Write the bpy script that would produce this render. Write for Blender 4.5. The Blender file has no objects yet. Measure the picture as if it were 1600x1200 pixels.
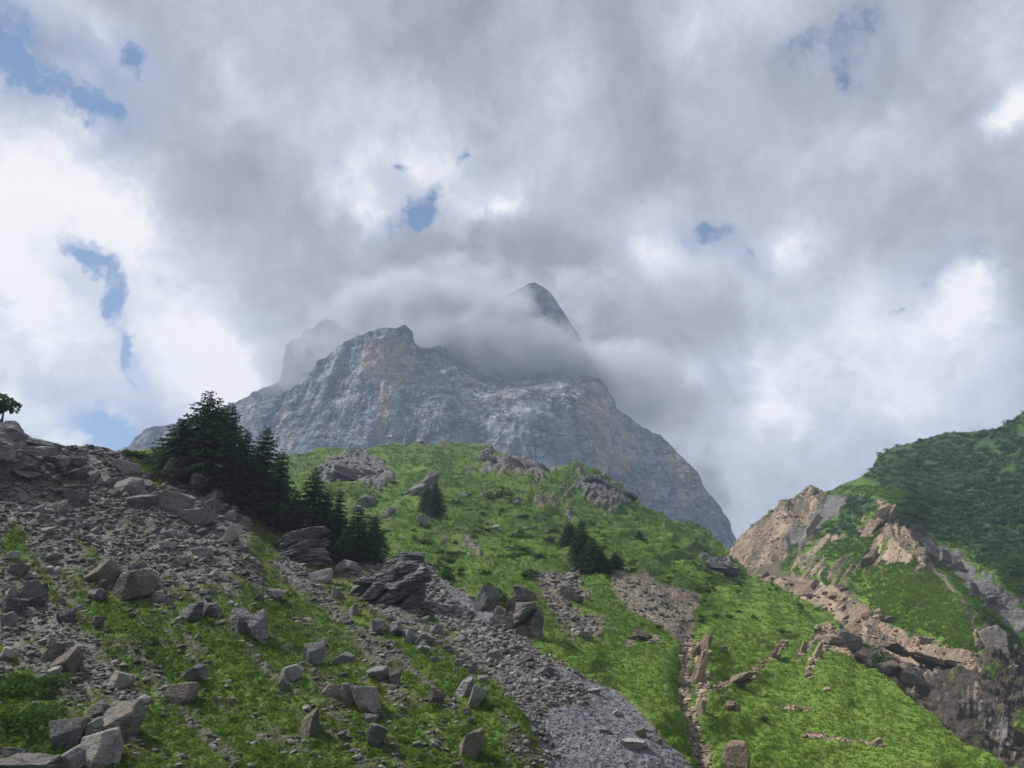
import bpy, math, random
import numpy as np

# ------------------------------------------------------------------ camera, sky, sun, exposure
SC = bpy.context.scene
COL = SC.collection
W, H, FPX = 1600.0, 1200.0, 1209.0          # the frame the camera was measured in, and its focal length
PITCH = math.radians(18.0)
CAM = np.array([0.0, 0.0, 1.7])
FWD = np.array([0.0, math.cos(PITCH), math.sin(PITCH)])
UPV = np.array([0.0, -math.sin(PITCH), math.cos(PITCH)])
RGT = np.array([1.0, 0.0, 0.0])

cam_data = bpy.data.cameras.new("camera")
cam_data.sensor_width = 36.0
cam_data.lens = 36.0 * FPX / W
cam_data.clip_start = 0.1
cam_data.clip_end = 30000.0
cam = bpy.data.objects.new("camera", cam_data)
COL.objects.link(cam)
cam.location = CAM
cam.rotation_euler = (math.pi / 2 + PITCH, 0, 0)
SC.camera = cam

SUN_EL, SUN_AZ = math.radians(50.0), math.radians(-72.0)      # azimuth from +Y towards +X
SUN_STRENGTH, SUN_ANGLE = 5.0, math.radians(7.0)
SKY_STRENGTH = 0.078
SC.view_settings.view_transform = 'Standard'
SC.view_settings.look = 'None'
SC.view_settings.gamma = 1.0
SC.view_settings.exposure = 0.42
SC.cycles.use_denoising = True
try:
    SC.cycles.denoiser = 'OPENIMAGEDENOISE'
    SC.cycles.denoising_input_passes = 'RGB_ALBEDO_NORMAL'
    SC.cycles.denoising_prefilter = 'ACCURATE'
except Exception:
    pass
SC.cycles.max_bounces = 8
SC.cycles.diffuse_bounces = 3
SC.cycles.glossy_bounces = 1
SC.cycles.transmission_bounces = 2
SC.cycles.volume_bounces = 5
SC.cycles.transparent_max_bounces = 8
SC.cycles.volume_step_rate = 1.0
SC.cycles.volume_max_steps = 128
SC.cycles.sample_clamp_indirect = 4.0

sun_data = bpy.data.lights.new("sun", 'SUN')
sun_data.energy = SUN_STRENGTH
sun_data.angle = SUN_ANGLE
sun_data.color = (1.0, 0.955, 0.88)
sun = bpy.data.objects.new("sun", sun_data)
COL.objects.link(sun)
# the lamp shines along its -Z: point +Z at the sun
from mathutils import Vector
sd = Vector((math.sin(SUN_AZ) * math.cos(SUN_EL), math.cos(SUN_AZ) * math.cos(SUN_EL), math.sin(SUN_EL)))
sun.rotation_euler = sd.to_track_quat('Z', 'Y').to_euler()


def pix_dir(px, py):
    px = np.asarray(px, float); py = np.asarray(py, float)
    a = (px - W / 2) / FPX; b = (H / 2 - py) / FPX
    return FWD + a[..., None] * RGT + b[..., None] * UPV


def pix_sky(px, py):
    d = pix_dir(px, py); d = d / np.linalg.norm(d)
    return math.atan2(d[0], d[1]), math.asin(d[2])


class NT:
    """small helper for node trees"""
    def __init__(self, tree):
        self.t = tree; self.n = tree.nodes; self.l = tree.links

    def node(self, typ, **kw):
        n = self.n.new(typ)
        for k, v in kw.items():
            setattr(n, k, v)
        return n

    def put(self, sock, v):
        if isinstance(v, bpy.types.NodeSocket):
            self.l.new(v, sock)
        elif v is not None:
            if isinstance(v, (tuple, list)) and len(v) == 3 and sock.type == 'RGBA':
                v = (*v, 1.0)
            sock.default_value = v

    def math(self, op, a, b=None, c=None, clamp=False):
        n = self.node('ShaderNodeMath', operation=op); n.use_clamp = clamp
        self.put(n.inputs[0], a); self.put(n.inputs[1], b); self.put(n.inputs[2], c)
        return n.outputs[0]

    def vmath(self, op, a, b=None, scale=None):
        n = self.node('ShaderNodeVectorMath', operation=op)
        self.put(n.inputs[0], a); self.put(n.inputs[1], b)
        if scale is not None: self.put(n.inputs[3], scale)
        return n.outputs[1] if op in ('DOT_PRODUCT', 'LENGTH') else n.outputs[0]

    def noise(self, vec, scale, detail=4, rough=0.5, lac=2.0, dist=0.0, color=False):
        n = self.node('ShaderNodeTexNoise')
        self.put(n.inputs['Vector'], vec)
        n.inputs['Scale'].default_value = scale; n.inputs['Detail'].default_value = detail
        n.inputs['Roughness'].default_value = rough; n.inputs['Lacunarity'].default_value = lac
        n.inputs['Distortion'].default_value = dist
        return n.outputs['Color'] if color else n.outputs['Fac']

    def voronoi(self, vec, scale, feature='F1', out='Distance', rand=1.0):
        n = self.node('ShaderNodeTexVoronoi', feature=feature)
        self.put(n.inputs['Vector'], vec); n.inputs['Scale'].default_value = scale
        n.inputs['Randomness'].default_value = rand
        return n.outputs[out]

    def mapping(self, vec, loc=(0, 0, 0), rot=(0, 0, 0), scale=(1, 1, 1), typ='POINT'):
        n = self.node('ShaderNodeMapping', vector_type=typ)
        self.put(n.inputs[0], vec); n.inputs[1].default_value = loc
        n.inputs[2].default_value = rot; n.inputs[3].default_value = scale
        return n.outputs[0]

    def range(self, v, a, b, c=0.0, d=1.0, smooth=True):
        n = self.node('ShaderNodeMapRange', interpolation_type='SMOOTHSTEP' if smooth else 'LINEAR')
        self.put(n.inputs[0], v)
        for i, x in enumerate((a, b, c, d)):
            self.put(n.inputs[i + 1], x)
        return n.outputs[0]

    def mix(self, f, a, b, blend='MIX'):
        n = self.node('ShaderNodeMix', data_type='RGBA', blend_type=blend)
        self.put(n.inputs[0], f); self.put(n.inputs[6], a); self.put(n.inputs[7], b)
        return n.outputs[2]

    def ramp(self, f, stops, interp='LINEAR'):
        n = self.node('ShaderNodeValToRGB'); e = n.color_ramp.elements; n.color_ramp.interpolation = interp
        while len(e) < len(stops): e.new(0.5)
        for k, (p, c) in enumerate(stops):
            e[k].position = p; e[k].color = (*c, 1.0)
        self.put(n.inputs[0], f)
        return n.outputs[0]

    def attr(self, name):
        n = self.node('ShaderNodeAttribute', attribute_name=name)
        return n.outputs['Fac']


world = bpy.data.worlds.new("World")
SC.world = world
world.use_nodes = True
world.node_tree.nodes.clear()
wt = NT(world.node_tree)
geo = wt.node('ShaderNodeTexCoord')
sep = wt.node('ShaderNodeSeparateXYZ'); wt.l.new(geo.outputs['Generated'], sep.inputs[0])
az = wt.math('ARCTAN2', sep.outputs[0], sep.outputs[1])
el = wt.math('ARCSINE', sep.outputs[2])
comb = wt.node('ShaderNodeCombineXYZ'); wt.l.new(az, comb.inputs[0]); wt.l.new(el, comb.inputs[1])
uv = comb.outputs[0]


def warped(vec, amp1, s1, amp2, s2):
    n1 = wt.vmath('SUBTRACT', wt.noise(vec, s1, 3, 0.5, color=True), (0.5, 0.5, 0.5))
    v = wt.vmath('ADD', vec, wt.vmath('SCALE', n1, scale=amp1))
    n2 = wt.vmath('SUBTRACT', wt.noise(vec, s2, 6, 0.62, color=True), (0.5, 0.5, 0.5))
    return wt.vmath('ADD', v, wt.vmath('SCALE', n2, scale=amp2))


uv_soft = warped(uv, 0.12, 5.0, 0.085, 15.0)
uv_sharp = warped(uv, 0.05, 9.0, 0.075, 24.0)


def blob_sum(vec, blobs):
    """soft elongated patches of the cloud field, each a segment of sky directions with a width and a weight"""
    tot = None
    for x0, y0, x1, y1, wd, wt_ in blobs:
        a0, e0 = pix_sky(x0, y0); a1, e1 = pix_sky(x1, y1)
        k = wd / FPX
        ln = math.hypot(a1 - a0, e1 - e0) / 2 + k
        m = wt.mapping(vec, ((a0 + a1) / 2, (e0 + e1) / 2, 0), (0, 0, math.atan2(e1 - e0, a1 - a0)), (ln, k, 1), 'TEXTURE')
        # keep only the two angles (the noise colour also pushed z)
        m = wt.vmath('MULTIPLY', m, (1, 1, 0))
        g = wt.node('ShaderNodeTexGradient', gradient_type='QUADRATIC_SPHERE'); wt.l.new(m, g.inputs[0])
        tot = wt.math('MULTIPLY_ADD', g.outputs['Fac'], wt_, tot if tot is not None else 0.0)
    return tot


# ---- cloud brightness
BRIGHT = [
    (20, 255, 130, 290, 150, 0.85), (150, 300, 260, 400, 130, 0.45), (1250, 640, 1500, 590, 230, 0.22), (1080, 700, 1250, 720, 130, 0.14), (0, 330, 60, 480, 160, 0.42),
    (40, 480, 150, 600, 170, 0.45), (270, 480, 380, 640, 170, 0.62), (330, 640, 420, 600, 110, 0.35),
    (60, 690, 150, 685, 60, 0.9), (0, 600, 40, 670, 70, 0.5),
    (540, 200, 780, 290, 170, 0.36), (560, 290, 600, 340, 80, 0.40), (690, 345, 850, 310, 90, 0.44),
    (120, 40, 200, 90, 80, 0.30), (0, 20, 60, 10, 70, 0.25), (300, 60, 420, 200, 200, 0.10),
    (930, 370, 1130, 395, 110, 0.38), (1210, 370, 1240, 375, 70, 0.40), (1140, 520, 1230, 600, 190, 0.33),
    (1195, 650, 1225, 645, 60, 0.45), (1300, 480, 1430, 560, 190, 0.20), (1480, 470, 1550, 450, 55, 0.75),
    (1410, 510, 1500, 480, 60, 0.30), (1560, 180, 1620, 150, 70, 0.70), (1040, 580, 1080, 610, 60, 0.45),
    (1330, 240, 1400, 200, 120, 0.22), (1500, 40, 1600, 100, 150, 0.16), (1600, 560, 1400, 640, 150, 0.16),
    (850, 150, 900, 260, 160, 0.10), (1050, 40, 1150, 60, 180, 0.07),
]
DARK = [
    (640, 440, 900, 400, 190, 0.34), (850, 480, 1000, 560, 190, 0.30), (1060, 480, 1250, 500, 80, 0.22),
    (1100, 260, 1000, 120, 220, 0.14), (520, 380, 470, 250, 200, 0.16), (1430, 330, 1480, 380, 150, 0.20),
    (1540, 560, 1600, 600, 140, 0.12), (700, 40, 820, 20, 200, 0.14),
    (1080, 640, 1000, 620, 120, 0.20), (330, 170, 420, 330, 130, 0.12),
]
BLUE = [
    (-20, 30, 30, 120, 105, 1.9), (30, 130, 190, 190, 66, 1.6), (180, 70, 235, 110, 66, 0.8), (160, 180, 205, 185, 35, 0.55),
    (95, 370, 190, 430, 48, 1.5), (170, 430, 205, 500, 40, 1.4), (205, 510, 210, 590, 26, 1.35), (215, 590, 225, 620, 20, 0.9),
    (70, 650, 220, 665, 56, 1.7), (150, 690, 250, 700, 52, 1.7), (40, 690, 70, 690, 40, 0.7),
    (610, 355, 680, 305, 40, 1.9), (590, 265, 650, 262, 30, 0.85), (720, 225, 725, 265, 34, 0.75),
    (1080, 355, 1140, 358, 40, 1.25), (1165, 375, 1185, 410, 34, 0.6),
    (1200, 130, 1280, 50, 66, 1.0), (1280, 60, 1400, 30, 75, 0.85), (1300, 110, 1350, 140, 64, 0.75),
    (1440, 445, 1480, 435, 36, 0.85), (1390, 490, 1420, 480, 36, 0.75), (1500, 430, 1535, 400, 30, 0.6), (1500, 190, 1570, 140, 36, 0.55),
]
fb_big = wt.range(wt.noise(uv_soft, 4.2, 7, 0.56), 0.25, 0.75, smooth=False)
fb_mid = wt.range(wt.noise(uv_sharp, 10.0, 8, 0.60), 0.22, 0.78, smooth=False)
fb_fine = wt.range(wt.noise(uv_sharp, 30.0, 8, 0.66), 0.22, 0.78, smooth=False)
bright = blob_sum(uv_soft, BRIGHT)
dark = blob_sum(uv_soft, DARK)
L = wt.math('ADD', wt.math('SUBTRACT', wt.math('MULTIPLY', bright, 0.95), wt.math('MULTIPLY', dark, 0.85)), 0.40)
L = wt.math('MULTIPLY_ADD', wt.math('SUBTRACT', fb_big, 0.5), 0.34, L)
L = wt.math('MULTIPLY_ADD', wt.math('SUBTRACT', fb_mid, 0.5), 0.20, L)
billow = wt.math('MULTIPLY', wt.math('SUBTRACT', fb_fine, 0.5), wt.range(bright, 0.05, 0.6, 0.10, 0.42))
L = wt.math('ADD', L, billow)
L = wt.math('MULTIPLY_ADD', wt.math('SUBTRACT', L, 0.42), 1.40, 0.428)
cloud_col = wt.ramp(L, [(0.08, (0.235, 0.232, 0.255)), (0.28, (0.330, 0.338, 0.372)), (0.45, (0.435, 0.462, 0.525)),
                        (0.62, (0.58, 0.61, 0.69)), (0.80, (0.78, 0.79, 0.81)), (1.0, (0.98, 0.965, 0.93))])
# ---- gaps to the blue
blue = blob_sum(uv_sharp, BLUE)
bn = wt.math('ADD', wt.math('MULTIPLY', fb_mid, 0.9), wt.math('MULTIPLY', fb_fine, 0.5))
gap = wt.math('MULTIPLY', blue, wt.range(bn, 0.40, 1.05, 0.45, 2.1, smooth=False))
gap = wt.range(gap, 0.03, 1.25, 0.0, 0.96)
# thin veils round the gaps, where the blue only glimmers through
veil = blob_sum(uv_soft, [(a, b_, c, d, w_ * 1.7, min(1.0, q_)) for a, b_, c, d, w_, q_ in BLUE])
veil = wt.math('MULTIPLY', wt.range(veil, 0.02, 0.75), wt.range(bn, 0.42, 0.98, 0.10, 0.62, smooth=False))
gap = wt.math('MAXIMUM', gap, wt.math('MULTIPLY', veil, 0.80))
# away from the photographed part of the sky: loose gaps of their own
gap2 = wt.range(wt.noise(uv_soft, 2.3, 6, 0.55), 0.60, 0.72, 0.0, 0.7)
side = wt.range(wt.math('ABSOLUTE', az), 0.62, 0.95)
top = wt.range(el, 0.86, 1.15)
away = wt.math('MAXIMUM', side, top)
gap = wt.math('MAXIMUM', gap, wt.math('MULTIPLY', gap2, away))

sky = wt.node('ShaderNodeTexSky', sky_type='NISHITA')
sky.sun_disc = False
sky.sun_elevation = SUN_EL
sky.sun_rotation = SUN_AZ
sky.altitude = 1600.0
sky.air_density = 1.0
sky.dust_density = 0.5
sky.ozone_density = 2.0
bg_sky = wt.node('ShaderNodeBackground'); bg_sky.inputs[1].default_value = SKY_STRENGTH
hs = wt.node('ShaderNodeHueSaturation'); hs.inputs['Saturation'].default_value = 1.12
wt.l.new(sky.outputs[0], hs.inputs['Color']); wt.l.new(hs.outputs[0], bg_sky.inputs[0])
bg_cloud = wt.node('ShaderNodeBackground'); bg_cloud.inputs[1].default_value = 0.80
wt.l.new(cloud_col, bg_cloud.inputs[0])
mixs = wt.node('ShaderNodeMixShader')
wt.l.new(gap, mixs.inputs[0]); wt.l.new(bg_cloud.outputs[0], mixs.inputs[1]); wt.l.new(bg_sky.outputs[0], mixs.inputs[2])
wout = wt.node('ShaderNodeOutputWorld'); wt.l.new(mixs.outputs[0], wout.inputs[0])
world.cycles.sampling_method = 'MANUAL'
world.cycles.sample_map_resolution = 512

# ------------------------------------------------------------------ numpy tools
_rng = np.random.RandomState(7)
_P = _rng.permutation(256); _P = np.concatenate([_P, _P, _P]).astype(np.int32)
_G = _rng.normal(size=(256, 3)); _G /= np.linalg.norm(_G, axis=1)[:, None]; _G = _G.astype(np.float32)


def perlin(p):
    p = np.asarray(p, np.float32)
    i = np.floor(p).astype(np.int32); f = p - i; i &= 255
    u = f * f * f * (f * (f * 6 - 15) + 10)
    out = 0
    for dx in (0, 1):
        wx = u[:, 0] if dx else 1 - u[:, 0]
        for dy in (0, 1):
            wy = u[:, 1] if dy else 1 - u[:, 1]
            for dz in (0, 1):
                wz = u[:, 2] if dz else 1 - u[:, 2]
                h = _P[_P[_P[i[:, 0] + dx] + i[:, 1] + dy] + i[:, 2] + dz]
                g = _G[h]
                d = g[:, 0] * (f[:, 0] - dx) + g[:, 1] * (f[:, 1] - dy) + g[:, 2] * (f[:, 2] - dz)
                out = out + wx * wy * wz * d
    return out * 1.5


def fbm(p, octv=4, gain=0.5, lac=2.03, ridged=False):
    p = np.asarray(p, np.float32); a = 1.0; tot = 0; s = 0
    for k in range(octv):
        n = perlin(p + 17.3 * k)
        if ridged: n = 1 - 2 * np.abs(n)
        tot = tot + a * n; s += a
        a *= gain; p = p * lac
    return tot / s


def smooth(a, b, x):
    t = np.clip((x - a) / (b - a), 0, 1)
    return t * t * (3 - 2 * t)


def saw(q, sharp=0.18):
    f = q - np.floor(q)
    return np.where(f < 1 - sharp, f / (1 - sharp), (1 - f) / sharp)


def poly_sd(px, py, poly):
    """signed distance to a closed outline, positive inside"""
    poly = np.asarray(poly, float); d = np.full(px.shape, 1e18); ins = np.zeros(px.shape, bool)
    n = len(poly)
    for k in range(n):
        x0, y0 = poly[k]; x1, y1 = poly[(k + 1) % n]
        ex, ey = x1 - x0, y1 - y0
        t = np.clip(((px - x0) * ex + (py - y0) * ey) / (ex * ex + ey * ey + 1e-9), 0, 1)
        d = np.minimum(d, (px - x0 - t * ex) ** 2 + (py - y0 - t * ey) ** 2)
        if y0 != y1:
            c = ((y0 > py) != (y1 > py)) & (px < (x1 - x0) * (py - y0) / (y1 - y0) + x0)
            ins ^= c
    d = np.sqrt(d)
    return np.where(ins, d, -d)


def line_sd(px, py, pts, w):
    d = np.full(px.shape, 1e18)
    for (x0, y0), (x1, y1) in zip(pts[:-1], pts[1:]):
        ex, ey = x1 - x0, y1 - y0
        t = np.clip(((px - x0) * ex + (py - y0) * ey) / (ex * ex + ey * ey + 1e-9), 0, 1)
        d = np.minimum(d, (px - x0 - t * ex) ** 2 + (py - y0 - t * ey) ** 2)
    return w - np.sqrt(d)


class TPS:
    """thin plate interpolation of log distance over directions"""
    def __init__(self, pts, reg=2e-3):
        p = np.asarray(pts, float); self.xy = p[:, :2] / 400.0; v = np.log(p[:, 2])
        n = len(p); K = self._k(self.xy) + reg * np.eye(n)
        Pm = np.hstack([np.ones((n, 1)), self.xy])
        A = np.zeros((n + 3, n + 3)); A[:n, :n] = K; A[:n, n:] = Pm; A[n:, :n] = Pm.T
        self.w = np.linalg.solve(A, np.concatenate([v, np.zeros(3)]))

    def _k(self, q):
        r2 = ((q[:, None, :] - self.xy[None]) ** 2).sum(-1)
        return 0.5 * r2 * np.log(r2 + 1e-12)

    def __call__(self, px, py):
        q = np.stack([px, py], -1).reshape(-1, 2) / 400.0
        out = np.empty(len(q)); n = len(self.xy)
        for s in range(0, len(q), 50000):
            c = q[s:s + 50000]
            out[s:s + 50000] = self._k(c) @ self.w[:n] + self.w[n] + c @ self.w[n + 1:]
        return np.exp(out).reshape(np.shape(px))


def np_mesh(name, verts, faces, mat=None, smooth_shade=True, mat_idx=None):
    """verts (N,3); faces (M,k) array of one face size"""
    me = bpy.data.meshes.new(name)
    verts = np.ascontiguousarray(verts, np.float32); faces = np.ascontiguousarray(faces, np.int32)
    m, k = faces.shape
    me.vertices.add(len(verts)); me.vertices.foreach_set('co', verts.ravel())
    me.loops.add(m * k); me.loops.foreach_set('vertex_index', faces.ravel())
    me.polygons.add(m)
    me.polygons.foreach_set('loop_start', np.arange(0, m * k, k, dtype=np.int32))
    me.polygons.foreach_set('loop_total', np.full(m, k, np.int32))
    if smooth_shade is not None:
        me.polygons.foreach_set('use_smooth', np.full(m, bool(smooth_shade)))
    if mat is not None:
        for mm in (mat if isinstance(mat, (list, tuple)) else [mat]): me.materials.append(mm)
    if mat_idx is not None:
        me.polygons.foreach_set('material_index', np.ascontiguousarray(mat_idx, np.int32))
    me.update(); me.validate()
    return me


def add_attr(me, name, vals):
    a = me.attributes.new(name, 'FLOAT', 'POINT')
    a.data.foreach_set('value', np.ascontiguousarray(vals, np.float32).ravel())


def link(name, me, parent=None):
    o = bpy.data.objects.new(name, me); COL.objects.link(o)
    if parent is not None: o.parent = parent
    return o


def tag(o, label=None, cat=None, group=None, kind=None):
    if label: o['label'] = label
    if cat: o['category'] = cat
    if group: o['group'] = group
    if kind: o['kind'] = kind
    return o


class Surface:
    """a hillside: distances interpolated from surveyed points, relief added in metres, back slope behind its skyline"""
    def __init__(self, x0, x1, step, skyline, ybot, ctrl, rows, mat, name, relief, masks, back=0.6, drop=0.75, scale=1.0, backrows=14, post=None):
        sk = np.asarray(skyline, float)
        ctrl = [(a, b, c * scale) for a, b, c in ctrl]
        self.xs = np.arange(x0, x1 + step, step); self.ys = np.interp(self.xs, sk[:, 0], sk[:, 1]); self.ybot = ybot
        nc = len(self.xs); self.rows = rows
        t = np.linspace(0, 1, rows)
        PX = np.broadcast_to(self.xs, (rows, nc)).copy()
        PY = ybot + (self.ys[None] - ybot) * t[:, None]
        tps = TPS(ctrl); self.tps = tps
        D = tps(PX, PY)
        P = CAM + pix_dir(PX, PY) * D[..., None]
        # normals
        du = np.gradient(P, axis=1); dv = np.gradient(P, axis=0)
        N = np.cross(du, dv); N /= np.linalg.norm(N, axis=-1)[..., None] + 1e-12
        tocam = CAM - P
        N *= np.sign((N * tocam).sum(-1))[..., None]
        self.N0 = N
        fx, fy = PX.ravel(), PY.ravel()
        M = masks(fx, fy, P.reshape(-1, 3))
        disp = relief(P.reshape(-1, 3), fx, fy, M, D.ravel())
        P = P + N * disp.reshape(rows, nc)[..., None]
        if post is not None: P = post(P, PX, PY, M)
        self.P = P
        self.M = {k: v.reshape(rows, nc) for k, v in M.items()}
        # back of the ridge
        hd = P[-1] - CAM; hd[:, 2] = 0; dist = np.linalg.norm(hd, axis=1); hd /= dist[:, None]
        s = (np.linspace(0, 1, backrows + 1)[1:] ** 1.7)[:, None] * (back * dist)[None]
        B = P[-1][None] + hd[None] * s[..., None]
        B[..., 2] -= drop * s * np.clip(s / (0.15 * back * dist), 0.1, 1) + 0.0
        V = np.concatenate([P, B], 0)
        R = rows + backrows
        idx = np.arange(R * nc).reshape(R, nc)
        F = np.stack([idx[:-1, :-1], idx[:-1, 1:], idx[1:, 1:], idx[1:, :-1]], -1).reshape(-1, 4)
        me = np_mesh(name, V.reshape(-1, 3), F, mat)
        for k, v in self.M.items():
            vv = np.concatenate([v, np.repeat(v[-1:], backrows, 0)], 0)
            add_attr(me, k, vv)
        self.obj = link(name, me)
        self.nc = nc

    def at(self, px, py):
        """ground point and mask lookup under pixel positions (arrays)"""
        px = np.asarray(px, float); py = np.asarray(py, float)
        u = np.clip((px - self.xs[0]) / (self.xs[1] - self.xs[0]), 0, self.nc - 1.001)
        ysk = np.interp(px, self.xs, self.ys)
        v = np.clip((self.ybot - py) / (self.ybot - ysk) * (self.rows - 1), 0, self.rows - 1.001)
        i = u.astype(int); j = v.astype(int); a = (u - i)[..., None]; b = (v - j)[..., None]
        P = self.P
        return (P[j, i] * (1 - a) * (1 - b) + P[j, i + 1] * a * (1 - b) + P[j + 1, i] * (1 - a) * b + P[j + 1, i + 1] * a * b)

    def mask(self, k, px, py):
        px = np.asarray(px, float); py = np.asarray(py, float)
        u = np.clip((px - self.xs[0]) / (self.xs[1] - self.xs[0]), 0, self.nc - 1).astype(int)
        ysk = np.interp(px, self.xs, self.ys)
        v = np.clip((self.ybot - py) / (self.ybot - ysk) * (self.rows - 1), 0, self.rows - 1).astype(int)
        return self.M[k][v, u]

    def normal(self, px, py):
        px = np.asarray(px, float); py = np.asarray(py, float)
        u = np.clip((px - self.xs[0]) / (self.xs[1] - self.xs[0]), 0, self.nc - 1).astype(int)
        ysk = np.interp(px, self.xs, self.ys)
        v = np.clip((self.ybot - py) / (self.ybot - ysk) * (self.rows - 1), 0, self.rows - 1).astype(int)
        return self.N0[v, u]


# ------------------------------------------------------------------ ground materials
def new_mat(name, rough=0.9, spec=0.2):
    m = bpy.data.materials.new(name); m.use_nodes = True; m.node_tree.nodes.clear()
    nt = NT(m.node_tree)
    b = nt.node('ShaderNodeBsdfPrincipled'); o = nt.node('ShaderNodeOutputMaterial')
    b.inputs['Roughness'].default_value = rough
    b.inputs['Specular IOR Level'].default_value = spec
    nt.l.new(b.outputs[0], o.inputs[0])
    return m, nt, b


def ground_material(name, k=1.0, grass=((0.030, 0.062, 0.012), (0.060, 0.125, 0.018), (0.105, 0.185, 0.030)),
                    soil=((0.085, 0.080, 0.068), (0.19, 0.18, 0.155)), stone=((0.11, 0.112, 0.118), (0.30, 0.30, 0.295)),
                    tan=((0.13, 0.100, 0.072), (0.45, 0.35, 0.25)), gravel=((0.075, 0.08, 0.09), (0.185, 0.195, 0.212)),
                    bush=((0.020, 0.046, 0.018), (0.048, 0.095, 0.032)), bed=(0.75, 0, -0.66), bed_scale=0.5, stripes=0.0):
    """grass, soil, grey stone, blue grey gravel, tan bedded rock and dwarf bush, mixed by where each grows (attributes)
    with edges broken up by noise; k scales the grain from close (1) to far (>1)"""
    m, nt, b = new_mat(name)
    g = nt.node('ShaderNodeNewGeometry'); P = g.outputs['Position']
    n_big = nt.noise(P, 0.09 / k, 4, 0.55)
    n_mid = nt.noise(P, 0.55 / k, 5, 0.6)
    n_fine = nt.noise(P, 3.2 / k, 5, 0.65)
    n_tiny = nt.noise(P, 11.0 / k, 3, 0.6)
    # grass: clumps
    gv = nt.math('ADD', nt.math('MULTIPLY', n_big, 0.75), nt.math('MULTIPLY', n_mid, 0.55))
    gv = nt.math('ADD', gv, nt.math('MULTIPLY', n_fine, 0.50))
    gv = nt.math('ADD', gv, nt.math('MULTIPLY', nt.math('SUBTRACT', nt.attr('lush'), 0.5), 0.8))
    gcol = nt.ramp(nt.range(gv, 0.52, 1.28, smooth=False), [(0.0, grass[0]), (0.5, grass[1]), (1.0, grass[2])])
    dry = nt.range(nt.math('ADD', nt.math('MULTIPLY', n_mid, 0.5), nt.math('MULTIPLY', n_tiny, 0.5)), 0.50, 0.66, 0, 0.45)
    gcol = nt.mix(dry, gcol, (0.115, 0.125, 0.050))
    # soil and stones
    cell = nt.voronoi(P, 2.6 / k, 'F1', 'Color'); cell2 = nt.voronoi(P, 7.5 / k, 'F1', 'Color')
    cr = nt.node('ShaderNodeSeparateColor'); nt.l.new(cell, cr.inputs[0])
    cr2 = nt.node('ShaderNodeSeparateColor'); nt.l.new(cell2, cr2.inputs[0])
    sv = nt.math('ADD', nt.math('MULTIPLY', cr.outputs[0], 0.35), nt.math('MULTIPLY', cr2.outputs[0], 0.35))
    sv = nt.math('ADD', sv, nt.math('MULTIPLY', n_fine, 0.4))
    soilc = nt.mix(sv, soil[0], soil[1])
    stonec = nt.mix(nt.range(nt.math('ADD', nt.math('MULTIPLY', n_mid, 0.6), nt.math('MULTIPLY', sv, 0.5)), 0.25, 0.85), stone[0], stone[1])
    gravc = nt.mix(nt.math('ADD', nt.math('MULTIPLY', cr2.outputs[1], 0.55), nt.math('MULTIPLY', n_mid, 0.45)), gravel[0], gravel[1])
    # tan bedded rock
    q = nt.vmath('DOT_PRODUCT', P, bed)
    qv = nt.node('ShaderNodeCombineXYZ')
    nt.l.new(nt.math('MULTIPLY', q, bed_scale * 3.0), qv.inputs[0])
    pq = nt.vmath('ADD', qv.outputs[0], nt.vmath('SCALE', P, scale=0.10 / k))
    bedn = nt.noise(pq, 1.0, 4, 0.6)
    tanc = nt.mix(nt.range(nt.math('ADD', nt.math('MULTIPLY', bedn, 0.7), nt.math('MULTIPLY', n_fine, 0.35)), 0.32, 0.75), tan[0], tan[1])
    if stripes:
        sv2 = nt.noise(nt.vmath('ADD', nt.vmath('SCALE', qv.outputs[0], scale=0.75), nt.vmath('SCALE', P, scale=0.022)), 1.0, 5, 0.7)
        tanc = nt.mix(nt.range(sv2, 0.42, 0.54, stripes, 0.0), tanc, (0.05, 0.055, 0.035))
    bushc = nt.mix(nt.range(nt.math('ADD', nt.math('MULTIPLY', n_mid, 0.5), nt.math('MULTIPLY', n_fine, 0.5)), 0.38, 0.64), bush[0], bush[1])
    brk = nt.math('ADD', nt.math('MULTIPLY', nt.math('SUBTRACT', n_mid, 0.5), 0.9), nt.math('MULTIPLY', nt.math('SUBTRACT', n_fine, 0.5), 0.9))

    def where(a, soft=0.14, bk=0.8):
        return nt.range(nt.math('MULTIPLY_ADD', brk, bk, nt.attr(a)), 0.5 - soft, 0.5 + soft)
    col = soilc
    col = nt.mix(where('stone'), col, stonec)
    col = nt.mix(where('gravel', 0.2), col, gravc)
    col = nt.mix(where('tan'), col, tanc)
    fg = where('grass', 0.12, 1.25)
    col = nt.mix(fg, col, gcol)
    fb = where('bush', 0.16, 0.7)
    col = nt.mix(fb, col, bushc)
    nt.l.new(col, b.inputs['Base Color'])
    # grain
    veg = nt.math('MAXIMUM', fg, fb)
    hgt = nt.math('ADD', nt.math('MULTIPLY', n_fine, 0.9), nt.math('MULTIPLY', n_tiny, 0.35))
    vd = nt.voronoi(P, 4.0 / k, 'F1', 'Distance')
    hs = nt.math('ADD', nt.math('MULTIPLY', vd, -0.8), nt.math('MULTIPLY', nt.math('ADD', cr2.outputs[0], n_fine), 0.45))
    hm = nt.node('ShaderNodeMix', data_type='FLOAT')
    nt.put(hm.inputs[0], veg); nt.put(hm.inputs[2], hs); nt.put(hm.inputs[3], hgt)
    bp = nt.node('ShaderNodeBump'); bp.inputs['Strength'].default_value = 0.9; bp.inputs['Distance'].default_value = 0.16 * k
    nt.l.new(hm.outputs[0], bp.inputs['Height'])
    nt.l.new(bp.outputs[0], b.inputs['Normal'])
    return m


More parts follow.
